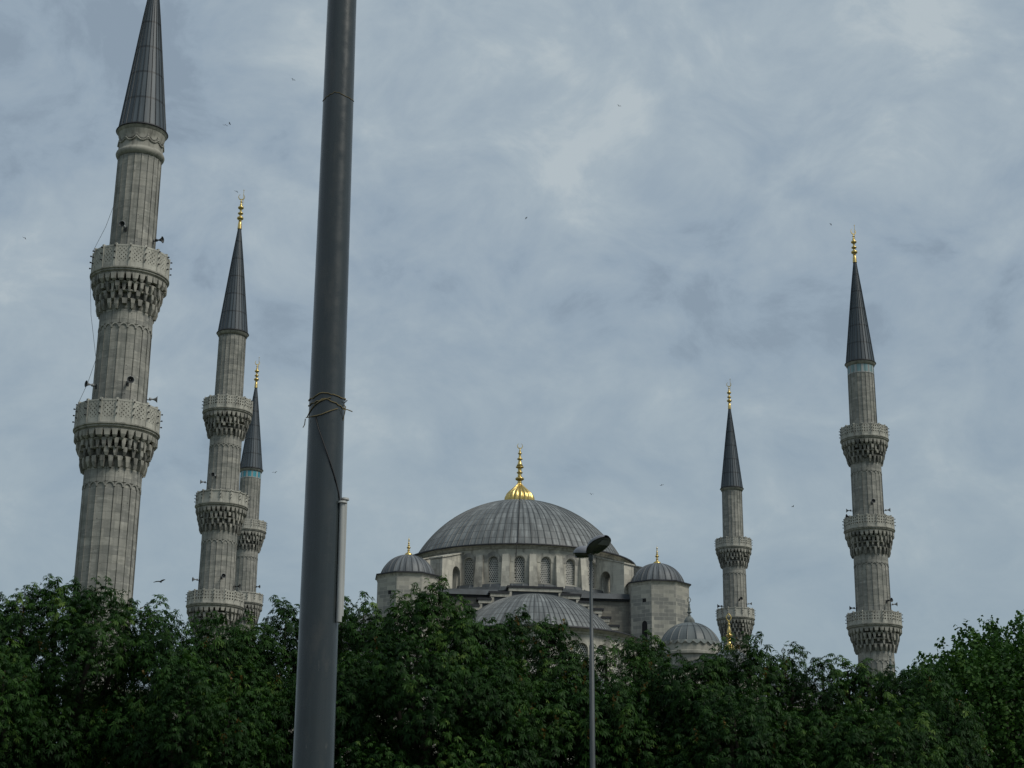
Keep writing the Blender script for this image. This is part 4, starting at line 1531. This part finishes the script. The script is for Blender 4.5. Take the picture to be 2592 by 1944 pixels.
make_tree('tree below the half dome left of the street lamp, with brown blossom', tree_at(1350, 38.5),
          [(1262, 1560, 37, 190, 1.7), (1310, 1520, 38.5, 110, 1.3), (1388, 1548, 38, 110, 1.2), (1420, 1572, 38, 130, 1.2), (1455, 1630, 38, 110, 1.0), (1240, 1660, 36, 200, 1.3)], 5, .26, group='trees in front of the mosque')
make_tree('tree just right of the street lamp with rusty brown seed heads', tree_at(1600, 38.5),
          [(1536, 1604, 38, 110, 1.0), (1604, 1600, 38.5, 130, 1.1), (1655, 1590, 38.8, 100, 1.0), (1560, 1700, 37, 160, 1.1), (1700, 1650, 38, 150, 1.1)], 6, .26, group='trees in front of the mosque')
make_tree('leafy tree in front of the far right minaret, below the gilded kiosk finial', tree_at(1890, 37.5),
          [(1745, 1650, 37, 130, 1.0), (1832, 1606, 37.5, 110, 1.1), (1795, 1655, 37, 120, 1.0), (1898, 1588, 37, 100, 1.1), (1945, 1622, 37.5, 130, 1.1), (2005, 1626, 38, 110, 1.0), (1850, 1760, 35.5, 220, 1.1)], 7, .1, group='trees in front of the mosque')
make_tree('tree at the foot of the rightmost minaret with thin shoots on top', tree_at(2200, 37),
          [(2085, 1650, 37, 110, 1.0), (2150, 1648, 37.5, 110, 1.0), (2200, 1662, 37.5, 140, 1.0), (2262, 1674, 37, 120, 1.0), (2330, 1668, 36.5, 170, 1.2), (2390, 1720, 36, 160, 1.1), (2200, 1780, 35, 260, 1.2)], 8, .14, group='trees in front of the mosque')
make_tree('taller tree in the bottom right corner with fresh upright leafy twigs', tree_at(2540, 43),
          [(2425, 1640, 43, 90, 1.2), (2480, 1592, 43.5, 110, 1.4), (2535, 1584, 44, 110, 1.4), (2592, 1600, 43.5, 110, 1.3), (2365, 1690, 42, 120, 1.1), (2455, 1690, 41.5, 190, 1.3), (2540, 1680, 41.5, 220, 1.5), (2640, 1640, 43, 180, 1.4)], 9, 0, kind='plane', bright=-.12, group='trees in front of the mosque')

# ------------------------------------------------------------------ birds
M_BIRD = m_plain('dark_feathers', (.03, .03, .032), .8)


def bird_mesh(span, flap):
    w = MB()
    s = span / 2
    body = [(0, -.3 * s, 0), (0, -.2 * s, .02 * s), (0, 0, .04 * s), (0, .2 * s, .02 * s), (0, .38 * s, 0)]
    w.tube(body, [.02 * s, .07 * s, .09 * s, .06 * s, .015 * s], 8)
    for g in (-1, 1):
        pl = [(0.04, -.02, .13), (.3, -.04, .17), (.55, -.02, .14), (.8, .06, .09), (1.0, .14, .02)]
        zz = [.03, .03 + .24 * flap, .03 + .3 * flap, .03 + .24 * flap, .03 + .12 * flap]
        top, bot = [], []
        for (x, y, c), z in zip(pl, zz):
            top += [(g * x * s, (y - c) * s, z * s), (g * x * s, (y + c) * s, z * s)]
            bot += [(g * x * s, (y - c) * s, z * s - .02 * s), (g * x * s, (y + c) * s, z * s - .02 * s)]
        n = len(top)
        fs = []
        for i in range(len(pl) - 1):
            a, b, c_, d = 2 * i, 2 * i + 1, 2 * i + 3, 2 * i + 2
            fs += [(a, b, c_, d), (n + d, n + c_, n + b, n + a), (a, d, n + d, n + a), (b, n + b, n + c_, c_)]
        fs.append((n - 2, n - 1, 2 * n - 1, 2 * n - 2))
        w.add(top + bot, fs)
    return w.mesh('bird', M_BIRD)


BM = [bird_mesh(1.15, .5), bird_mesh(.42, 1.3), bird_mesh(.42, -.8)]
tag_b = [(405, 1473, 120, 0, 2.6, 'gull gliding with spread wings just above the trees right of the near minaret'),
         (742, 203, 110, 1, .8, 'tiny dark bird high in the sky just left of the thick pole'),
         (571, 316, 110, 2, .3, 'tiny bird high up between the near spire and the pole, left one of a pair'),
         (581, 314, 110, 1, 1.4, 'tiny bird high up between the near spire and the pole, right one of a pair'),
         (1332, 551, 120, 2, 2.0, 'tiny bird in the clouds high above the great dome'),
         (1567, 269, 120, 1, .5, 'highest tiny bird in the clouds right of the pole'),
         (2103, 567, 120, 2, 1.1, 'tiny bird just left of the finial of the rightmost minaret'),
         (1497, 1252, 120, 1, .4, 'tiny bird to the upper right of the great dome, above the street lamp'),
         (1675, 1227, 130, 2, 2.4, 'tiny bird between the great dome and the far right minaret'),
         (2007, 1283, 130, 1, 1.9, 'tiny bird flying between the two right minarets'),
         (599, 484, 120, 2, .9, 'tiny bird beside the crescent on the second minaret'),
         (696, 1197, 120, 1, 2.9, 'tiny bird between the blue-banded minaret and the pole'),
         (63, 602, 110, 2, 1.2, 'tiny bird at the far left edge of the sky')]
for px, py, y, k, rz, lab in tag_b:
    o = bpy.data.objects.new('bird', BM[k])
    COL.objects.link(o)
    o.location = at(px, py, y)
    o.rotation_euler = (.15, .1, rz)
    tag(o, lab, 'bird', 'birds in the sky')
